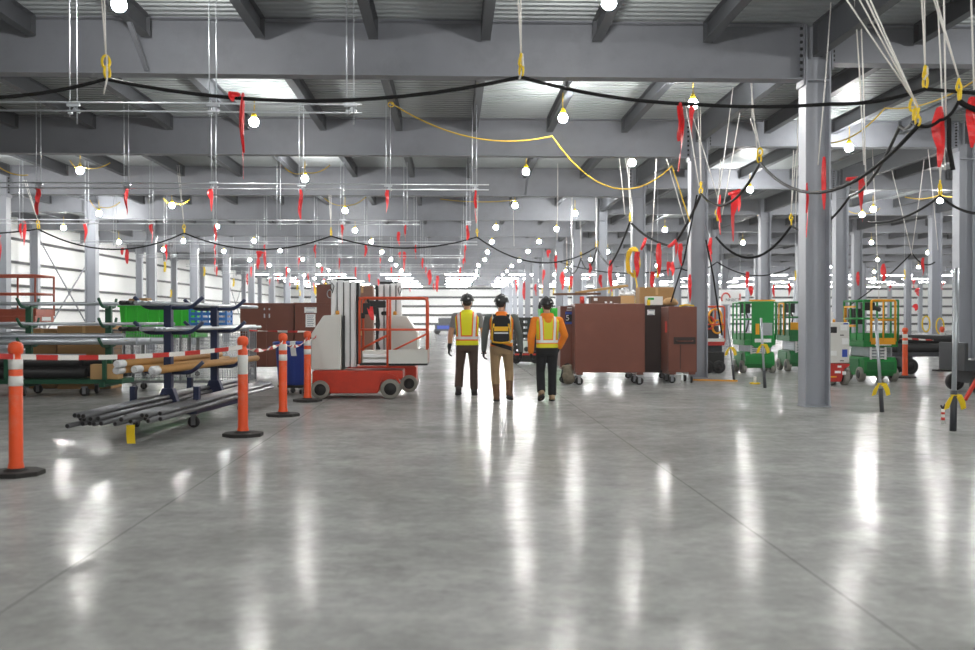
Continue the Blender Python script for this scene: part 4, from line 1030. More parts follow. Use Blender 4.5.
    k = len(prof); fs = [(i*n+j, i*n+(j+1) % n, (i+1)*n+(j+1) % n, (i+1)*n+j) for i in range(k-1) for j in range(n)]; fs.append(list(range(n))[::-1])
    b.add(vs, fs, 0, True)
    hat = b.build('hard_hat', hatm, t)
    b = MB(); b.tube([c+q @ V((0, .145*cos(a), .005+.125*sin(a))) for a in [i*pi/12 for i in range(13)]], .010, 6); b.build('ridge', hatm, hat)
    b = MB()
    b.box(c+q @ V((.03, -.142, .03)), (.03, .012, .02), rot=q); b.build('sticker', white, hat)
    b = MB()
    for s in (-1, 1): b.tube([c+q @ V((s*.105, -.03, -.0)), c+q @ V((s*.092, -.02, -.07)), hd+hr @ V((s*.055, .03, -.11))], .006, 6)
    b.tube([c+q @ V((-.09, -.075, -.01)), c+q @ V((0, -.125, -.055)), c+q @ V((.09, -.075, -.01))], .008, 6); b.build('chin_strap', hatm, hat)
    return t
def mk_torso(b, g=0., z0=.90, waist=.165):
    torso_loft(b, [(0, -.004, z0, waist+g, .122+g), (0, -.002, 1.02, waist-.004+g, .118+g), (0, 0, 1.16, .168+g, .12+g), (0, -.005, 1.30, .185+g, .125+g), (0, -.008, 1.40, .188+g, .114+g), (0, -.005, 1.46, .14+g, .09+g), (0, 0, 1.50, .085+g*.5, .075+g*.5), (0, .005, 1.53, .07+g*.5, .068+g*.5)])
def sleeves(t, arms, name, m, r0=.068, r1=.055, r2=.046, frac=1., sh=True):
    for s in (-1, 1):
        a, e, w_ = map(V, arms[s]); b = MB(); b.cap(a-V((s*.03, 0, 0)), a, r0, r0)
        if frac >= 1: b.cap(a, e, r0*.96, r1); b.cap(e, w_, r1, r2)
        else: b.cap(a, a.lerp(e, frac), r0*.96, r1)
        organic(name, b, m, t, .011, 4)
def hanging(t, arms, m):
    for s in (-1, 1):
        a, e, w_ = map(V, arms[s]); glove(t, w_+(w_-e).normalized()*.01, (w_-e), s, m)
# left person: lime vest, grey short sleeves, brown trousers
limem = vest_mat('lime_vest', h('f4f214'), h('ff7a1c'), .135, 1.03, slope=.05)
def top1(t, arms):
    b = MB(); mk_torso(b, .0, .885); organic('t_shirt', b, greyk, t, .012, 4)
    sleeves(t, arms, 'shirt_sleeve', greyk, .07, .062, frac=.62)
    b = MB(); mk_torso(b, .032, .90, .172)
    for s in (-1, 1): b.cap((s*.1, 0, 1.44), (s*.195, 0, 1.41), .06, .058)
    organic('safety_vest', b, limem, t, .011, 4)
    hanging(t, arms, glovem)
A1 = {-1: ((-.215, 0, 1.41), (-.285, -.05, 1.13), (-.315, .02, .88)), 1: ((.215, 0, 1.41), (.29, -.01, 1.14), (.30, .10, .91))}
L1 = {-1: ((-.095, 0, .90), (-.135, .08, .50), (-.15, -.06, .145), (-.15, 1, 0), -.35), 1: ((.095, 0, .90), (.12, .0, .49), (.125, .06, .10), (.1, 1, 0), 0.)}
person('person in lime vest, grey t-shirt and brown trousers, walking away, leftmost of three', fl(466, 395.5)+V((.02, 0, 0)), -R(4), 1.025, L1, A1, brownt, bootd, .13, top1, head_turn=0, head_tilt=0)
# middle person: orange vest, grey long sleeves, tan trousers, tall boots
orv = vest_mat('orange_vest', h('ff8418'), h('ffc02a'), .135, 1.02, .022, .04)
def top2(t, arms):
    b = MB(); mk_torso(b, .0, .90); organic('shirt', b, greyd, t, .012, 4)
    sleeves(t, arms, 'shirt_sleeve', greyd, .076, .060, .048)
    b = MB(); mk_torso(b, .026, .935, .17)
    for s in (-1, 1): b.cap((s*.1, 0, 1.43), (s*.165, 0, 1.41), .06, .06)
    organic('safety_vest', b, orv, t, .011, 4)
    b = MB(); b.strip([(-.17, -.13, 1.0), (0, -.155, .95), (.16, -.13, .90), (.19, .0, .88)], [(0, 0, .035)]*4, [(0, 1, 0)]*3+[(1, 0, 0)], .012); b.build('hip_belt', blackfab, t)
    hanging(t, arms, glovem)
A2 = {-1: ((-.225, 0, 1.41), (-.285, -.03, 1.13), (-.30, .07, .88)), 1: ((.225, 0, 1.41), (.305, -.04, 1.13), (.33, -.02, .86))}
L2 = {-1: ((-.098, 0, .90), (-.105, .0, .49), (-.085, -.03, .10), (-.05, 1, 0), 0.), 1: ((.098, 0, .90), (.13, .14, .52), (.135, -.02, .15), (.25, 1, 0), -.3)}
p2 = person('person in orange vest and grey sleeves with tan trousers and brown boots, middle of three', fl(501.5, 401)+V((.0, .02, 0)), -R(3), 1.0, L2, A2, tant, bootb, .30, top2, head_turn=-.5, head_tilt=.06)
pk = thing('backpack', 'black and yellow backpack worn by the person in the middle', 'backpack', p2.location+V((-.015, -.235, 1.0)), -R(3))
def rbox(b, c, d, r, m=0):
    n = 5; pts = []
    for sx, sz, a0 in ((1, 1, 0), (-1, 1, pi/2), (-1, -1, pi), (1, -1, 3*pi/2)):
        for i in range(n): a = a0+i*pi/2/(n-1); pts.append((c[0]+sx*(d[0]/2-r)+r*cos(a), c[2]+sz*(d[2]/2-r)+r*sin(a)))
    b.prism(pts, 'y', c[1]-d[1]/2, c[1]+d[1]/2, m)
b = MB(); rbox(b, (0, 0, .225), (.31, .17, .47), .11); b.build('pack_body', blackfab, pk, bevel=.03, seg=3)
b = MB(); rbox(b, (0, -.10, .15), (.27, .06, .25), .05); b.build('front_pocket', blackfab, pk, bevel=.015, seg=3)
b = MB(); b.box((0, -.137, .235), (.235, .008, .075)); b.build('yellow_panel', yelfab, pk, bevel=.003)
b = MB(); b.box((0, -.139, .165), (.235, .006, .022)); b.build('silver_strip', silver, pk)
b = MB()
for s in (-1, 1): b.tube([(s*.125, -.085, .32), (s*.15, -.10, .12), (s*.148, -.09, .02)], .014, 8)
b.tube([(-.145, -.10, .015), (0, -.115, .0), (.145, -.10, .015)], .014, 8); b.build('yellow_piping', yelfab, pk)
for s in (-1, 1):
    b = MB(); b.strip([(s*.10, .08, .40), (s*.115, .15, .475), (s*.12, .235, .47), (s*.13, .31, .42), (s*.14, .385, .30)], [(.028, 0, 0)]*5, [(0, -.6, 1), (0, -.4, 1), (0, 0, 1), (0, .6, 1), (0, 1, .4)], .014); b.build('shoulder_strap', blackfab, pk)
# right person: orange hoodie under lime vest, black trousers
limeo = vest_mat('lime_orange_vest', h('e6dc20'), h('ff9a2a'), .115, 1.045, .022, .042, .04)
def top3(t, arms):
    b = MB(); mk_torso(b, .012, .90); organic('hoodie', b, hoodm, t, .012, 4)
    sleeves(t, arms, 'hoodie_sleeve', hoodm, .08, .068, .055)
    b = MB(); mk_torso(b, .028, .93, .166)
    for s in (-1, 1): b.cap((s*.1, 0, 1.43), (s*.15, 0, 1.41), .06, .06)
    organic('safety_vest', b, limeo, t, .011, 4)
    b = MB(); b.ell((0, -.07, 1.455), (.115, .075, .085)); b.cap((-.07, -.02, 1.49), (.07, -.02, 1.49), .055, .055); b.ell((0, -.115, 1.40), (.085, .045, .06)); organic('hood', b, hoodm, t, .011, 4)
    hanging(t, arms, glovem)
A3 = {-1: ((-.215, 0, 1.40), (-.285, -.03, 1.12), (-.275, .06, .87)), 1: ((.215, 0, 1.40), (.315, .02, 1.15), (.25, .16, .95))}
L3 = {-1: ((-.092, 0, .90), (-.105, .07, .51), (-.115, -.11, .165), (-.1, 1, 0), -.45), 1: ((.092, 0, .90), (.098, .03, .49), (.095, .02, .10), (.1, 1, 0), 0.)}
p3 = person('person in orange hoodie under lime vest with black trousers and hard hat, rightmost of three', fl(547, 401)+V((.0, 0, 0)), R(3), .975, L3, A3, blackt, shoet, .11, top3, head_turn=.25, head_tilt=-.10)
b = MB()
for s in (-1,): b.ell((s*.125, .03, 1.655), (.03, .045, .05), 12)
b.tube([(-.13, .03, 1.69), (-.13, .0, 1.73)], .012, 8); b.build('ear_defender', hatm, p3)
# ------------------------------------------------------------------ right side: job boxes, cartons
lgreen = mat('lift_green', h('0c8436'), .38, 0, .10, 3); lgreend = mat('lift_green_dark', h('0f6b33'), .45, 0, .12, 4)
lyel = mat('lift_yellow', h('f0a818'), .4, 0, .08, 4); lred = mat('lift_red', h('b9261c'), .4, 0, .1, 4); dgrey = mat('dark_grey_steel', h('3a3d42'), .5, 0, .15, 5)
blue_s = mat('blue_sticker', h('2346a8'), .4); wood = mat('plank_wood', h('b08a55'), .7, 0, .2, 6); woodd = mat('dark_plank', h('6a4a38'), .7, 0, .2, 6)
camo = mat('camouflage_canvas', h('6d6555'), .9, 0, .5, 14); greentx = mat('green_label', h('27a04a'), .5)
def text(s, size, m, parent, loc, rot, name='lettering', ext=.002):
    cu = bpy.data.curves.new(name, 'FONT'); cu.body = s; cu.size = size; cu.extrude = ext; cu.align_x = 'CENTER'; cu.align_y = 'CENTER'; cu.materials.append(m)
    q = bpy.data.objects.new('tmp', cu); C.objects.link(q); dg = bpy.context.evaluated_depsgraph_get(); dg.update()
    me = bpy.data.meshes.new_from_object(q.evaluated_get(dg)); me.name = name; bpy.data.objects.remove(q); me.materials.clear(); me.materials.append(m)
    o = bpy.data.objects.new(name, me); C.objects.link(o); o.parent = parent; o.location = loc; o.rotation_euler = rot
    return o
# big box: front spans px 575..645
YB_ = 21.0
xa, xb = at(575, 340, YB_).x, at(645, 340, YB_).x; ztop = at(600, 303.5, YB_).z
jobbox('large dented brown steel job box on casters, right of the three people', ((xa+xb)/2, YB_+.38, 0), xb-xa, .76, ztop, .27, doors=0, lip=False, rc=.085)
xa2, xb2 = at(560.5, 340, 21.5).x, at(576, 340, 21.5).x
t = jobbox('narrow brown cabinet with blue sticker, left side of the large dented job box', ((xa2+xb2)/2, 21.85, 0), xb2-xa2, .6, at(565, 306, 21.5).z, .36, doors=0, lip=False)
wN = xb2-xa2
b = MB(); b.bx(-.06, .10, -.306, -.300, 1.29, 1.56); st = b.build('sticker', blue_s, t)
b = MB(); b.bx(-.055, .095, -.308, -.305, 1.34, 1.50); b.build('sticker_panel', black, st)
text('5', .17, paper, st, (-.01, -.309, 1.42), (pi/2, 0, 0))
b = MB(); b.bx(-.02, .10, -.306, -.30, 1.63, 1.66); b.bx(-.03, .11, -.306, -.30, 1.585, 1.60); b.build('label_strip', silver, t)
b = MB(); b.bx(wN/2-.02, wN/2+.005, -.32, .1, .36, 1.70); b.build('white_edge_strip', paper, t)
# recessed box behind; shade is put into its near-black body colour
t = jobbox('brown job box with shade painted on, between the large box and the narrow chest', (4.55, 23.1, 0), 1.0, .9, 1.70, .18, doors=0, lip=True, papers=((-.02, 1.55, .17, .12, 2),), bm=dbrown)
# narrow chest
xa, xb = at(668.5, 340, 21.6).x, at(697, 340, 21.6).x; zt = at(683, 306.5, 21.6).z
t = jobbox('narrow upright brown job box with recessed handle, beside the second aisle column', ((xa+xb)/2, 22.0, 0), xb-xa, .8, zt, .24, doors=0, lip=False, handle=(.04, .93, .48, .15), rc=.075)
b = MB(); b.bx(-(xb-xa)/2-.004, -(xb-xa)/2, -.25, -.05, 1.1, 1.35); b.build('red_sticker', redband, t)
b = MB(); b.bx(-.06, -.05, -.412, -.40, .30, .84); b.build('seam', dbrown, t)
b = MB(); b.strip([(-.13, 0, 0), (0, .03, .025), (.16, 0, .0)], [(0, .08, 0)]*3, [(0, 0, 1)]*3, .03); tag(b.build('yellow_strap', yel, loc=((xa+xb)/2+.14, 21.9, zt+.02)), 'yellow strap lying on top of the narrow upright job box', 'strap')
# cartons on the boxes
zt = ztop
carton('cardboard_box', (at(606, 300, 21.3).x, 21.42, zt+.003), (.66, .4, .155), 'flat dark cardboard box with white spots on the large job box', m=mat('carton_dark', h('6b4c3c'), .75, 0, .1, 6), flap=False)
carton('cardboard_box', (at(627, 300, 21.3).x, 21.42, zt+.003), (.30, .42, .17), 'light cardboard box end on the large job box, right of the dark one', m=cardl, flap=False)
b = MB()
for i, (x, z, s) in enumerate(((-.22, .09, .03), (.0, .03, .018), (.11, .03, .018))): b.box((x, 0, z), (s*2.6, .006, s*2))
o = b.build('white_sticker_set', paper, loc=(at(606, 300, 21.2).x, 21.215, zt)); o.name = 'foam_piece'; tag(o, 'white foam scraps stuck on the flat dark cardboard box', 'foam', kind='stuff')
b = MB(); b.cyl((0, 0, 0), (0, 0, .14), .05, n=14); b.cyl((0, 0, .14), (0, 0, .155), .035, n=12); tag(b.build('paint_can', redband, loc=(at(582, 300, 21.3).x, 21.3, zt+.002)), 'small red can on the left end of the large job box', 'can')
pa_, pb_ = at(556, 295.5, 20.95), at(600, 293.5, 21.3)
b = MB(); b.bar((-.49, -.2, .0), (.47, .15, .02), .28, .045); o = b.build('plank', woodd, loc=(at(578, 294.5, 21.3).x, 21.45, zt+.20), bevel=.004); tag(o, 'dark wooden plank overhanging the left end of the large job box', 'plank')
b = MB(); b.bar((-.56, -.1, -.06), (.56, .25, .10), .22, .05); tag(b.build('plank', wood, loc=(at(603, 289.5, 21.4).x, 21.5, zt+.30), bevel=.004), 'light wooden plank sloping up over the cartons on the large job box', 'plank')
b = MB()
for i in range(16): b.ell((random.uniform(-.14, .14), random.uniform(-.1, .1), random.uniform(.02, .14)), (random.uniform(.02, .06), .04, random.uniform(.02, .05)), 8)
b.box((0, 0, .02), (.3, .22, .04)); o = organic('bubble_wrap', b, wrapw, None, .014, 1); o.location = (at(628, 296, 21.4).x, 21.45, zt+.18); tag(o, 'crumpled white bubble wrap on the light cardboard box', 'wrap')
carton('cardboard_box', (at(655.5, 300, 23.1).x, 23.2, 1.715), (.80, .5, .42), 'largest cardboard box standing on the shade-painted job box', m=card)
t = carton('white_box', (at(653.5, 300, 22.8).x, 22.78, 1.715), (.37, .25, .20), 'white carton with green label before the largest cardboard box', m=paper, flap=False)
b = MB(); b.bx(-.16, -.02, -.131, -.125, .12, .17); b.build('green_label', greentx, t); b = MB(); b.bx(-.185, -.12, -.20, -.13, .0, .12); b.build('yellow_flap', yel, t)
b = MB(); b.ell((0, 0, .09), (.16, .12, .09), 12); b.ell((-.1, 0, .05), (.1, .1, .06), 10); b.ell((.12, .05, .05), (.09, .09, .06), 10); o = organic('crumpled_bag', b, cardl, None, .02, 2); o.location = (at(671, 304, 22.6).x, 22.7, 1.715); tag(o, 'crumpled light paper bag beside the white carton', 'bag')
# camouflage bag and bucket
t = thing('duffel_bag', 'camouflage canvas bag standing on the floor at the narrow cabinet', 'bag', (at(567, 384, 21.2).x, 21.15, 0))
b = MB(); b.ell((0, 0, .20), (.14, .12, .20)); b.ell((.02, -.02, .12), (.15, .13, .12)); b.ell((-.05, -.1, .16), (.08, .06, .1)); b.cap((-.08, 0, .36), (.06, 0, .38), .05, .05); organic('bag_body', b, camo, t, .012, 3).location.z = .012
b = MB(); b.tube(arc((0, 0, .38), .07, 0, pi, 10), .012, 6); b.build('carry_handle', blackfab, t)
b = MB(); b.tube([(-.11, -.1, .33), (-.14, -.13, .2), (-.1, -.13, .05)], .016, 6); b.build('strap', blackfab, t)
t = thing('bucket', 'small white plastic bucket under the narrow upright job box', 'bucket', (at(675.5, 383, 21.9).x, 21.75, 0))
b = MB(); b.lathe([(.07, .004), (.075, .01), (.092, .165), (.1, .168), (.1, .18), (.088, .18), (.085, .165), (.068, .02), (0, .02)], n=20); b.build('bucket_body', paper, t)
b = MB(); b.tube(arc((0, -.01, .165), .098, pi, 2*pi, 12, 'xz'), .004, 6); b.build('bail', zinc, t)
# dark shelf truck and green cart behind the people
t = thing('stake_cart', 'dark slatted crate cart with a white lamp panel, between the middle and right person', 'cart', (2.32, 31.6, 0))
b = MB(); b.bx(-.36, .36, -.4, .4, .3, .38); b.bx(-.2, .2, -.42, -.3, .06, .34)
for x in (-.34, -.12, .12, .34):
    for y in (-.38, .38): b.bx(x-.03, x+.03, y-.03, y+.03, .38, 1.45)
for z in (.5, .68, .86, 1.04, 1.22, 1.40): b.bx(-.38, .38, -.42, -.39, z-.05, z+.05); b.bx(-.38, .38, .39, .42, z-.05, z+.05); b.bx(-.39, -.36, -.4, .4, z-.05, z+.05); b.bx(.36, .39, -.4, .4, z-.05, z+.05)
b.build('slatted_body', black, t)
b = MB(); b.bx(-.16, .14, -.46, -.43, .34, .72); b.build('white_panel', paper, t, bevel=.02); b = MB(); b.lathe([(0, 0), (.08, 0), (.07, .04), (0, .06)], (0, -.50, .46), 14, axis='y'); b.build('lamp', dgrey, t)
b = MB(); b.bx(-.36, .36, -.48, -.42, .27, .32); b.build('red_bumper', redband, t)
for x in (-.3, .3):
    for y in (-.25, .25): wheel(t, x, y, .15, .1, m=black)
t = dumpster((2.95, 29.5, 0), .75, .7, 1.72, 'bright green wheeled bin half hidden behind the rightmost person')
t.name = 'wheeled_bin'
t = thing('tugger_cart', 'tiny dark blue utility vehicle far down the aisle by the end wall', 'vehicle', (-.55, 92., 0))
b = MB(); b.bx(-1., 1., -1.2, 1.2, .3, .9); b.bx(-.7, .5, -.8, .8, .9, 1.5); b.build('vehicle_body', dgrey, t, bevel=.05); b = MB(); b.bx(-.8, .8, -1.25, -1.2, .5, .8); b.build('blue_panel', blue_s, t)
for x in (-.8, .8):
    for y in (-.8, .8): wheel(t, x, y, .3, .2, m=black)
# yellow tape strip on the floor
for p, q, l in ((fl(690, 380.5), fl(737, 381.5), 'yellow tape strip lying on the floor past the second column'),):
    b = MB(); b.strip([p+V((0, 0, .018)), p.lerp(q, .5)+V((0, 0, .02)), q+V((0, 0, .018))], [(0, .04, 0)]*3, [(0, 0, 1)]*3, .03); tag(b.build('floor_tape', lyel), l, 'tape')
# ------------------------------------------------------------------ scissor lifts
def scissor_lift(label, loc, W, D, zf, zr, m, rz=0., md=None, box=True):
    """long side along local y; zf platform floor, zr rail top"""
    t = thing('scissor_lift', label, 'lift', loc, rz, None); hw, hd = W/2, D/2; md = md or m
    b = MB(); b.prism([(-hd, .24), (-hd+.08, .13), (hd-.08, .13), (hd, .24), (hd, .46), (hd-.08, .55), (-hd+.08, .55), (-hd, .46)], 'x', -hw+.02, hw-.02); b.build('chassis', m, t, bevel=.015)
    for s in (-1, 1):
        b = MB(); b.bx(s*(hw-.02), s*(hw+.004), -hd+.28, hd-.28, .2, .5); b.build('side_door', md, t, bevel=.006)
    b = MB(); b.bx(-hw+.08, hw-.08, -hd-.012, -hd+.01, .27, .45); b.build('end_plate', md, t, bevel=.006)
    for x in (-hw+.02, hw-.02):
        for y in (-hd+.20, hd-.20): wheel(t, x, y, .165, .12, ax='x')
    n = 4; z0, z1 = .57, zf-.15; dz = (z1-z0)/n; za = [z0+dz*i for i in range(n)]
    for x in (-hw*.62, hw*.62):
        b = MB()
        for z in za: b.bar((x, -hd*.85, z+.025), (x, hd*.85, z+dz-.025), .03, .05); b.bar((x+.035, -hd*.85, z+dz-.025), (x+.035, hd*.85, z+.025), .03, .05)
        b.build('scissor_arms', galvp, t)
    for y in (-hd*.85, hd*.85):
        b = MB()
        for i in range(n+1): b.cyl((-hw*.66, y, z0+dz*i), (hw*.66, y, z0+dz*i), .022, n=8)
        b.build('cross_tubes', galvp, t)
    b = MB()
    for x in (-hw*.55, hw*.3): b.bx(x-.018, x+.018, -hd*.98, -hd*.92, .50, zf-.1)
    for i in range(5): b.bx(-hw*.55, hw*.3, -hd*.98, -hd*.93, .53+(zf-.65)*i/4-.012, .53+(zf-.65)*i/4+.012)
    b.build('ladder', alu, t)
    b = MB(); b.bx(-hw, hw, -hd, hd, zf-.14, zf); b.build('platform', m, t, bevel=.01)
    b = MB(); b.bx(-hw-.005, hw+.005, -hd-.006, -hd+.006, zf, zf+.16); b.bx(-hw-.005, hw+.005, hd-.006, hd+.006, zf, zf+.16); b.bx(-hw-.006, -hw+.006, -hd, hd, zf, zf+.16); b.bx(hw-.006, hw+.006, -hd, hd, zf, zf+.16); b.build('toe_board', m, t)
    f = MB(); zm = zf+(zr-zf)*.55
    for y in (-hd, hd):
        for z in (zr, zm): f.tube([(-hw, y, z), (hw, y, z)], .024, 8)
        for x in (-hw, hw): f.tube([(x, y, zf), (x, y, zr)], .024, 8)
    for x in (-hw, hw):
        for z in (zr, zm): f.tube([(x, -hd, z), (x, hd, z)], .024, 8)
        for k in (-.33, .33): f.tube([(x, hd*k, zf), (x, hd*k, zr)], .024, 8)
    f.build('guard_rail', m, t)
    if box:
        b = MB(); b.box((-hw+.10, -hd+.25, zr-.16), (.16, .30, .24)); b.box((-hw+.10, -hd+.07, zr-.14), (.12, .06, .10)); b.build('control_box', black, t, bevel=.01)
        b = MB(); b.tube([(-hw+.12, -hd+.3, zr-.25), (-hw+.2, -hd+.3, zf+.5), (-hw+.1, -hd+.2, zf+.2)], .02, 6); b.build('control_cable', black, t)
    b = MB(); b.bx(-hw*.35, hw*.6, -hd-.012, -hd-.006, zf-.11, zf-.02); b.build('name_plate', paper, t)
    return t
# left green lift with solid panel
YL = 25.5; x0, x1 = at(744.5, 360, YL).x, at(775.5, 360, YL).x; cx = (x0+x1)/2; hw = (x1-x0)/2
t = scissor_lift('green scissor lift with solid green end panel, left of the near aisle column', (cx, YL+.53, 0), x1-x0, 1.06, .86, 1.83, lgreen)
xa = at(751, 330, YL).x-cx; xb = at(773.5, 330, YL).x-cx
b = MB(); b.prism([(xa, .74), (xa, 1.86), (xb, 1.86), (xb, .74), (xb-.08, .66), (xa+.08, .66)], 'y', -.585, -.555); b.build('solid_panel', lgreen, t, bevel=.02)
b = MB(); b.bx(xa+.26, xb-.05, -.593, -.586, .98, 1.30); b.build('panel_opening', galvp, t)
b = MB(); b.bx(xa+.08, xb-.08, -.595, -.587, .80, .89); b.build('label_plate', paper, t)
b = MB(); b.bx(-hw*.7, hw*.95, -.56, -.52, 1.86, 1.90); b.build('top_rail', lyel, t)
b = MB(); b.bx(xa+.10, xa+.20, -.60, -.586, 1.0, 1.28); b.build('yellow_bracket', lyel, t, bevel=.005)
# half hidden green lift
x0, x1 = at(789.5, 360, 26.3).x, at(820, 360, 26.3).x
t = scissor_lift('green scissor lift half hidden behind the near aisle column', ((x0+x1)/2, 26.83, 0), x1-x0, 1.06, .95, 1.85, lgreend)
hw = (x1-x0)/2
b = MB(); b.tube(rounded([(-hw-.03, -.15, .98), (-hw-.03, -.15, 1.82), (-hw-.03, .25, 1.82), (-hw-.03, .25, .98)], .05), .024, 8); b.build('gate', lyel, t)
b = MB(); b.box((-hw+.2, -.3, 1.2), (.25, .2, .22)); b.build('yellow_box', lyel, t, bevel=.02)
# right green lift with yellow gate
YL = 21.85; x0, x1 = at(863.5, 370, YL).x, at(898, 370, YL).x; cx = (x0+x1)/2; hw = (x1-x0)/2
t = scissor_lift('green scissor lift with yellow gate, right of the near aisle column', (cx, YL+.55, 0), x1-x0, 1.10, .92, 1.81, lgreen, md=lgreend, box=False)
ga, gb = at(870.5, 320, YL).x-cx, at(894.5, 320, YL).x-cx
b = MB(); b.tube(rounded([(ga, -.59, .90), (ga, -.59, 1.81), (gb, -.59, 1.81), (gb, -.59, .90)], .05), .028, 8); b.tube([(ga, -.59, 1.38), (gb, -.59, 1.38)], .024, 8); b.tube([((ga+gb)/2, -.59, .9), ((ga+gb)/2, -.59, 1.80)], .02, 8); b.bx(ga, gb, -.605, -.58, .84, .98); b.build('gate', lyel, t)
b = MB(); b.box((-hw+.14, .22, 1.46), (.24, .34, .36)); b.build('battery_charger', black, t, bevel=.02)
b = MB(); b.bx(-hw-.03, -hw+.03, -.05, .5, 1.66, 1.70); b.bx(-hw-.03, -hw+.03, -.05, .5, 1.22, 1.27); b.bx(-hw-.03, -hw+.03, .47, .5, 1.22, 1.70); b.build('yellow_bar', lyel, t)
b = MB(); b.box((-hw+.2, -.30, 1.68), (.26, .2, .18)); b.cyl((-hw+.3, -.38, 1.66), (-hw+.4, -.5, 1.60), .05, n=10); b.build('control_box', black, t, bevel=.02)
# red lift seen past the second column
YO = 25.4; x0, x1 = at(702, 350, YO).x, at(725, 350, YO).x; hw = (x1-x0)/2
t = thing('boom_lift', 'red lift with yellow hose reels, partly behind the second aisle column', 'lift', ((x0+x1)/2, YO+.5, 0))
b = MB(); b.bx(-hw, hw, -.45, .45, .12, .55); b.build('chassis', black, t, bevel=.02)
b = MB(); b.bx(-hw, hw, -.47, .47, .72, .82); b.build('platform', lred, t, bevel=.01); b = MB(); b.bx(-hw, hw, -.48, -.47, .82, .90); b.build('toe_board', cover, t)
b = MB()
for y in (-.46, .46):
    b.tube(rounded([(-hw, y, .8), (-hw, y, 1.72), (hw, y, 1.72), (hw, y, .8)], .06), .022, 8); b.tube([(-hw, y, 1.26), (hw, y, 1.26)], .018, 8)
b.build('guard_rail', liftrail, t)
b = MB(); b.bx(-.1, hw-.02, -.3, .3, .55, .72); b.build('lifting_block', dgrey, t)
for x in (-hw+.16, hw-.14):
    for y in (-.4, .4): wheel(t, x, y, .17, .12, m=black)
for i, (x, z, r) in enumerate(((.08, 1.45, .17), (.14, 1.2, .14), (-.08, 1.3, .13))):
    b = MB()
    for s in range(4): b.tube([(x+r*cos(a), -.40+.03*s, z+r*1.2*sin(a)) for a in [j*pi/8 for j in range(16)]], .022, 6, closed=True)
    b.build('hose_reel', lyel if i != 2 else redband, t)
b = MB(); b.box((.02, -.2, 1.05), (.34, .25, .34)); b.build('tool_box', dgrey, t, bevel=.02)
b = MB(); b.cyl((-.02, -.1, .83), (-.02, -.1, 1.6), .11, n=14); b.build('gas_bottle', black, t)
# grey and red mast lift right of the near column
YM = 20.75; x0, x1 = at(827, 350, YM).x, at(850, 350, YM).x; hw = (x1-x0)/2
t = thing('mast_lift', 'red mast lift seen from its grey labelled end, right of the near column', 'lift', ((x0+x1)/2, YM+.5, 0))
b = MB(); b.prism([(-hw, .08), (hw-.18, .08), (hw-.12, .34), (hw, .42), (hw, .46), (-hw, .46)], 'y', -.5, .5); b.build('chassis', lred, t, bevel=.012)
b = MB(); b.bx(-hw, hw, -.48, .0, .47, 1.33); b.build('grey_cover', cover, t, bevel=.02)
for x, z, w_, hh, m_, nm in ((-.13, 1.17, .2, .13, black, 'display_panel'), (.12, 1.22, .15, .12, paper, 'white_label'), (.16, 1.30, .10, .03, blue_s, 'blue_label'), (.15, .93, .14, .13, paper, 'white_label'), (.14, .68, .11, .16, blue_s, 'blue_label'), (-.12, .68, .17, .10, paper, 'white_label'), (.08, .52, .08, .02, black, 'slot'), (.08, 1.06, .08, .02, black, 'slot')):
    b = MB(); b.bx(x-w_/2, x+w_/2, -.487, -.48, z-hh/2, z+hh/2); b.build(nm, m_, t)
b = MB(); b.bx(-.02, .06, -.508, -.50, .38, .42); b.build('chassis_label', paper, t); b = MB(); b.bx(-.08, .05, -.508, -.50, .26, .31); b.build('chassis_label', paper, t); b = MB(); b.bx(.08, .16, -.508, -.50, .23, .30); b.build('chassis_label', paper, t)
b = MB(); b.bx(-.19, -.04, -.507, -.50, .17, .20); b.build('yellow_arrow', lyel, t)
for x in (-hw+.12, hw-.05):
    for y in (-.33, .33): wheel(t, x, y, .17, .12, ax='x')
b = MB(); b.bx(-.20, -.04, .05, .3, .5, 1.9); b.bx(-.17, -.07, -.01, .05, .9, 1.7); b.build('mast', lred, t, bevel=.01); b = MB(); b.bx(-.02, .10, .05, .25, .5, 1.55); b.build('mast_rail', alu, t)
b = MB(); b.lathe([(.03, 0), (.03, .05), (.015, .07)], (-.02, -.3, 1.33), 10); b.build('beacon', mat_amber, t)
# rust orange lift at the far left
t = scissor_lift('rust orange lift with raised railed platform behind the racks at the left edge', (-11.0, 24.2, 0), 1.1, 2.6, 1.47, 2.42, rust, rz=pi/2, md=rust, box=False)
b = MB(); b.bar((-.57, .9, 2.40), (-.57, .15, 1.9), .05, .05); b.box((-.5, .05, 1.86), (.2, .6, .07)); b.build('brace', rust, t)
# ------------------------------------------------------------------ slanting stub conduits with yellow tape
def stub(bx_, by_, tx, ty, label, dy=.0, bow=None, r=.024):
    p = fl(bx_, by_); q = at(tx, ty, p.y+dy)
    t = thing('stub_conduit', label, 'pipe', p, 0, 'floor conduits with yellow tape')
    d = (q-p); b = MB(); b.tube([(0, 0, 0), d*.5, d], r, 10); b.build('conduit', galvp, t)
    b = MB(); b.tube([(0, 0, 0), d*.25], r*1.35, 10); b.build('lower_sleeve', dgrey, t)
    if bow:
        k = bow; c = d*k
        b = MB()
        for s in (-1, 1): b.strip([c, c+V((s*.05, -.04, -.01)), c+V((s*.09, -.04, -.09)), c+V((s*.11, -.03, -.17))], [(.015, 0, .02), (.03, 0, .02), (.035, 0, .01), (.03, 0, .01)], [(0, 1, 0)]*4, .008)
        b.tube([c+V((.03*cos(a), .03*sin(a), 0)) for a in [i*pi/5 for i in range(10)]], .014, 6, closed=True); b.build('yellow_tape_bow', yel, t)
    return t
stub(882, 412, 876, 318, 'leaning grey floor conduit with yellow tape bow, before the right green lift', bow=.30)
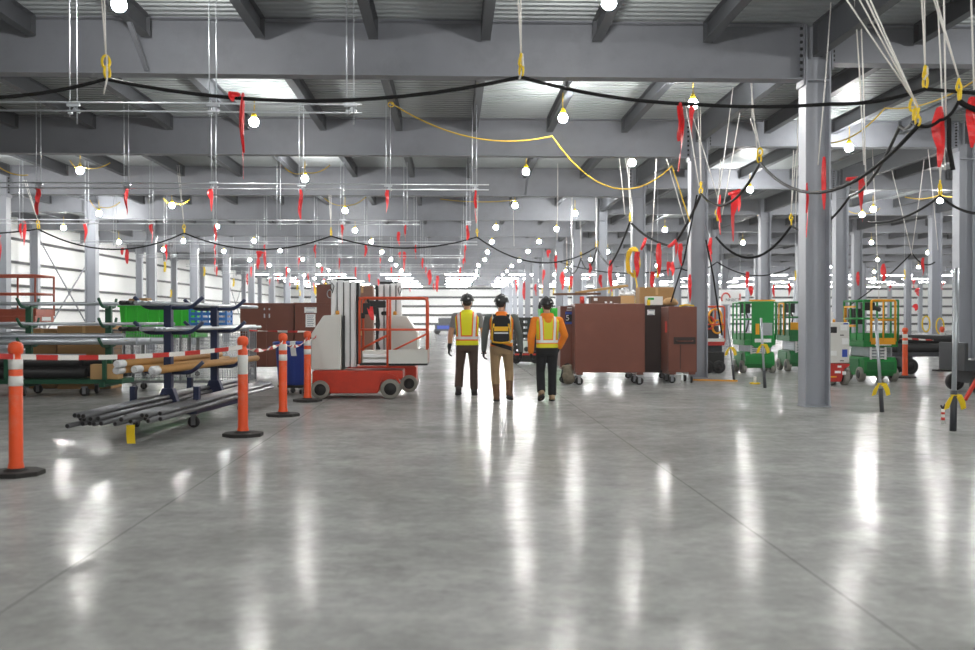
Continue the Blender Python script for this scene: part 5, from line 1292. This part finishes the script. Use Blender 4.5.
stub(953, 431, 957, 268, 'tallest grey floor conduit with long yellow tape bow, near the right edge', bow=.22, r=.03)
stub(765, 388, 761, 318, 'leaning grey floor conduit before the left green lift', bow=.62)
stub(734, 380, 727, 318, 'leaning dark floor conduit with yellow bow, right of the second column', bow=.52, r=.02)
t = thing('short_stub', 'short striped pipe stub at the foot of the tallest floor conduit', 'pipe', fl(943, 424))
b = MB(); b.cyl((0, 0, 0), (0, 0, .2), .022, n=10); b.build('stub_pipe', reflw, t); b = MB(); b.cyl((0, 0, .05), (0, 0, .09), .024, n=10); b.cyl((0, 0, .13), (0, 0, .16), .024, n=10); b.build('red_band', redband, t); b = MB(); b.tube([(0, 0, .2), (-.03, 0, .25)], .014, 6); b.tube([(0, 0, .2), (.03, 0, .26)], .014, 6); b.build('wire_end', black, t)
t = thing('short_stub', 'short white pipe stub in a yellow ring on the floor before the left green lift', 'pipe', fl(755, 384))
b = MB(); b.cyl((0, 0, 0), (0, 0, .16), .03, n=10); b.build('stub_pipe', reflw, t); b = MB(); b.tube([(.1*cos(a), .1*sin(a), .018) for a in [i*pi/8 for i in range(16)]], .016, 6, closed=True); b.build('ring', yel, t)
# ------------------------------------------------------------------ black pipes on carts at the far right
t = thing('pipe_cart', 'low dark cart carrying thick black pipes, behind the tall conduit at the right', 'cart', (12.7, 25.3, 0))
b = MB(); b.box((0, 0, .50), (3.2, .9, .1)); 
for x in (-1.4, .2, 1.4): b.box((x, -.42, .62), (.08, .08, .3)); b.box((x, .42, .62), (.08, .08, .3))
b.build('cart_frame', dgrey, t, bevel=.008)
for x in (-1.1, 1.1):
    for y in (-.35, .35): wheel(t, x, y, .2, .12, m=black)
for x in (-1.1, 1.1):
    b = MB(); b.box((x, 0, .32), (.1, .8, .3)); b.build('axle', dgrey, t)
n_ = 0
for j, ys in enumerate(((-.27, 0., .27), (-.14, .14))):
    for i, y in enumerate(ys): pipe('black_pipe', (11.1-.15*j, 25.3+y, .67+.21*j), (14.1+.1*i, 25.3+y, .67+.21*j), .115, endblk, 'thick black pipe on the low right cart, %s in the %s layer' % (ORD[i], ('lower', 'upper')[j]), 'pipe', 'thick black pipes on the right cart', n=14)
t = thing('trailer', 'dark grey flat trailer with black wheels cut by the right edge', 'trailer', (10.35, 18.9, 0))
b = MB(); b.box((.25, 0, .52), (1.9, 1.0, .22)); b.bx(-.75, -.68, -.5, .5, .42, .95); b.build('deck', dgrey, t, bevel=.01)
for x in (-.45, .5):
    for y in (-.46, .46): wheel(t, x, y, .22 if x > 0 else .17, .14, m=black)
b = MB(); b.box((-.45, 0, .30), (.1, .8, .25)); b.build('axle', dgrey, t); b = MB(); b.box((.5, 0, .32), (.1, .8, .25)); b.build('axle', dgrey, t)
t = carton('cardboard_box', (11.0, 18.9, .635), (.7, .6, .75), 'tan bundle on the trailer at the right edge', m=card, flap=False)
b = MB(); b.bar((0, 0, .02), (.35, .1, .52), .05, .05); tag(b.build('red_strut', redband, loc=(fl(965, 401).x, fl(965, 401).y, 0)), 'red steel strut leaning on the floor before the trailer', 'strut')
# far sign board
t = thing('banner_sign', 'distant white banner with red arch and dark lettering, above the red lift', 'sign', (at(731, 297, 60).x, 60., at(731, 302, 60).z))
b = MB(); b.bx(-.62, .62, -.02, .02, -.15, .75); b.build('banner', paper, t)
b = MB(); b.tube([(-.32+.26*cos(a), -.03, .2+.34*sin(a)) for a in [pi*1.15-i*pi*1.1/10 for i in range(11)]], .05, 6); b.bx(.50, .58, -.04, -.02, .1, .5); b.build('red_arch', redband, t)
text('NNECT', .26, black, t, (.10, -.03, .12), (pi/2, 0, 0))
for x in (-.55, .55):
    b = MB(); b.cyl((x, 0, .7), (x, 0, ZJ-at(731, 302, 60).z), .012, n=6); b.build('hanging_wire', zinc, t)
# made-up long fixtures, added to flood the far end with brightness
far_fill = None
for i in range(5):
    for j in range(13):
        Y = 82+7.5*i; x = -15+5.2*j+random.uniform(-.1, .1)
        lab = 'added long fill fixture under the far roof, %s from the left in far row %s' % (ORD[j], ORD[i])
        if far_fill is None:
            far_fill = thing('far_fill_light', lab, 'lamp', (x, Y, 5.05), 0, 'added fill fixtures at the far end')
            b = MB(); b.bx(-1.2, 1.2, -.14, .14, -.04, 0); b.build('diffuser', mat('fill_glow', (1, 1, 1), .5, emit=(1, 1, 1), estr=26.), far_fill)
            b = MB(); b.bx(-1.22, 1.22, -.16, .16, 0, .07); b.build('housing', white, far_fill)
            for s in (-1, 1):
                b = MB(); b.cyl((s, 0, .07), (s, 0, ZJ-5.05), .012, n=6); b.build('hanging_wire', zinc, far_fill)
        else: dup(far_fill, (x, Y, 5.05), 0, lab)
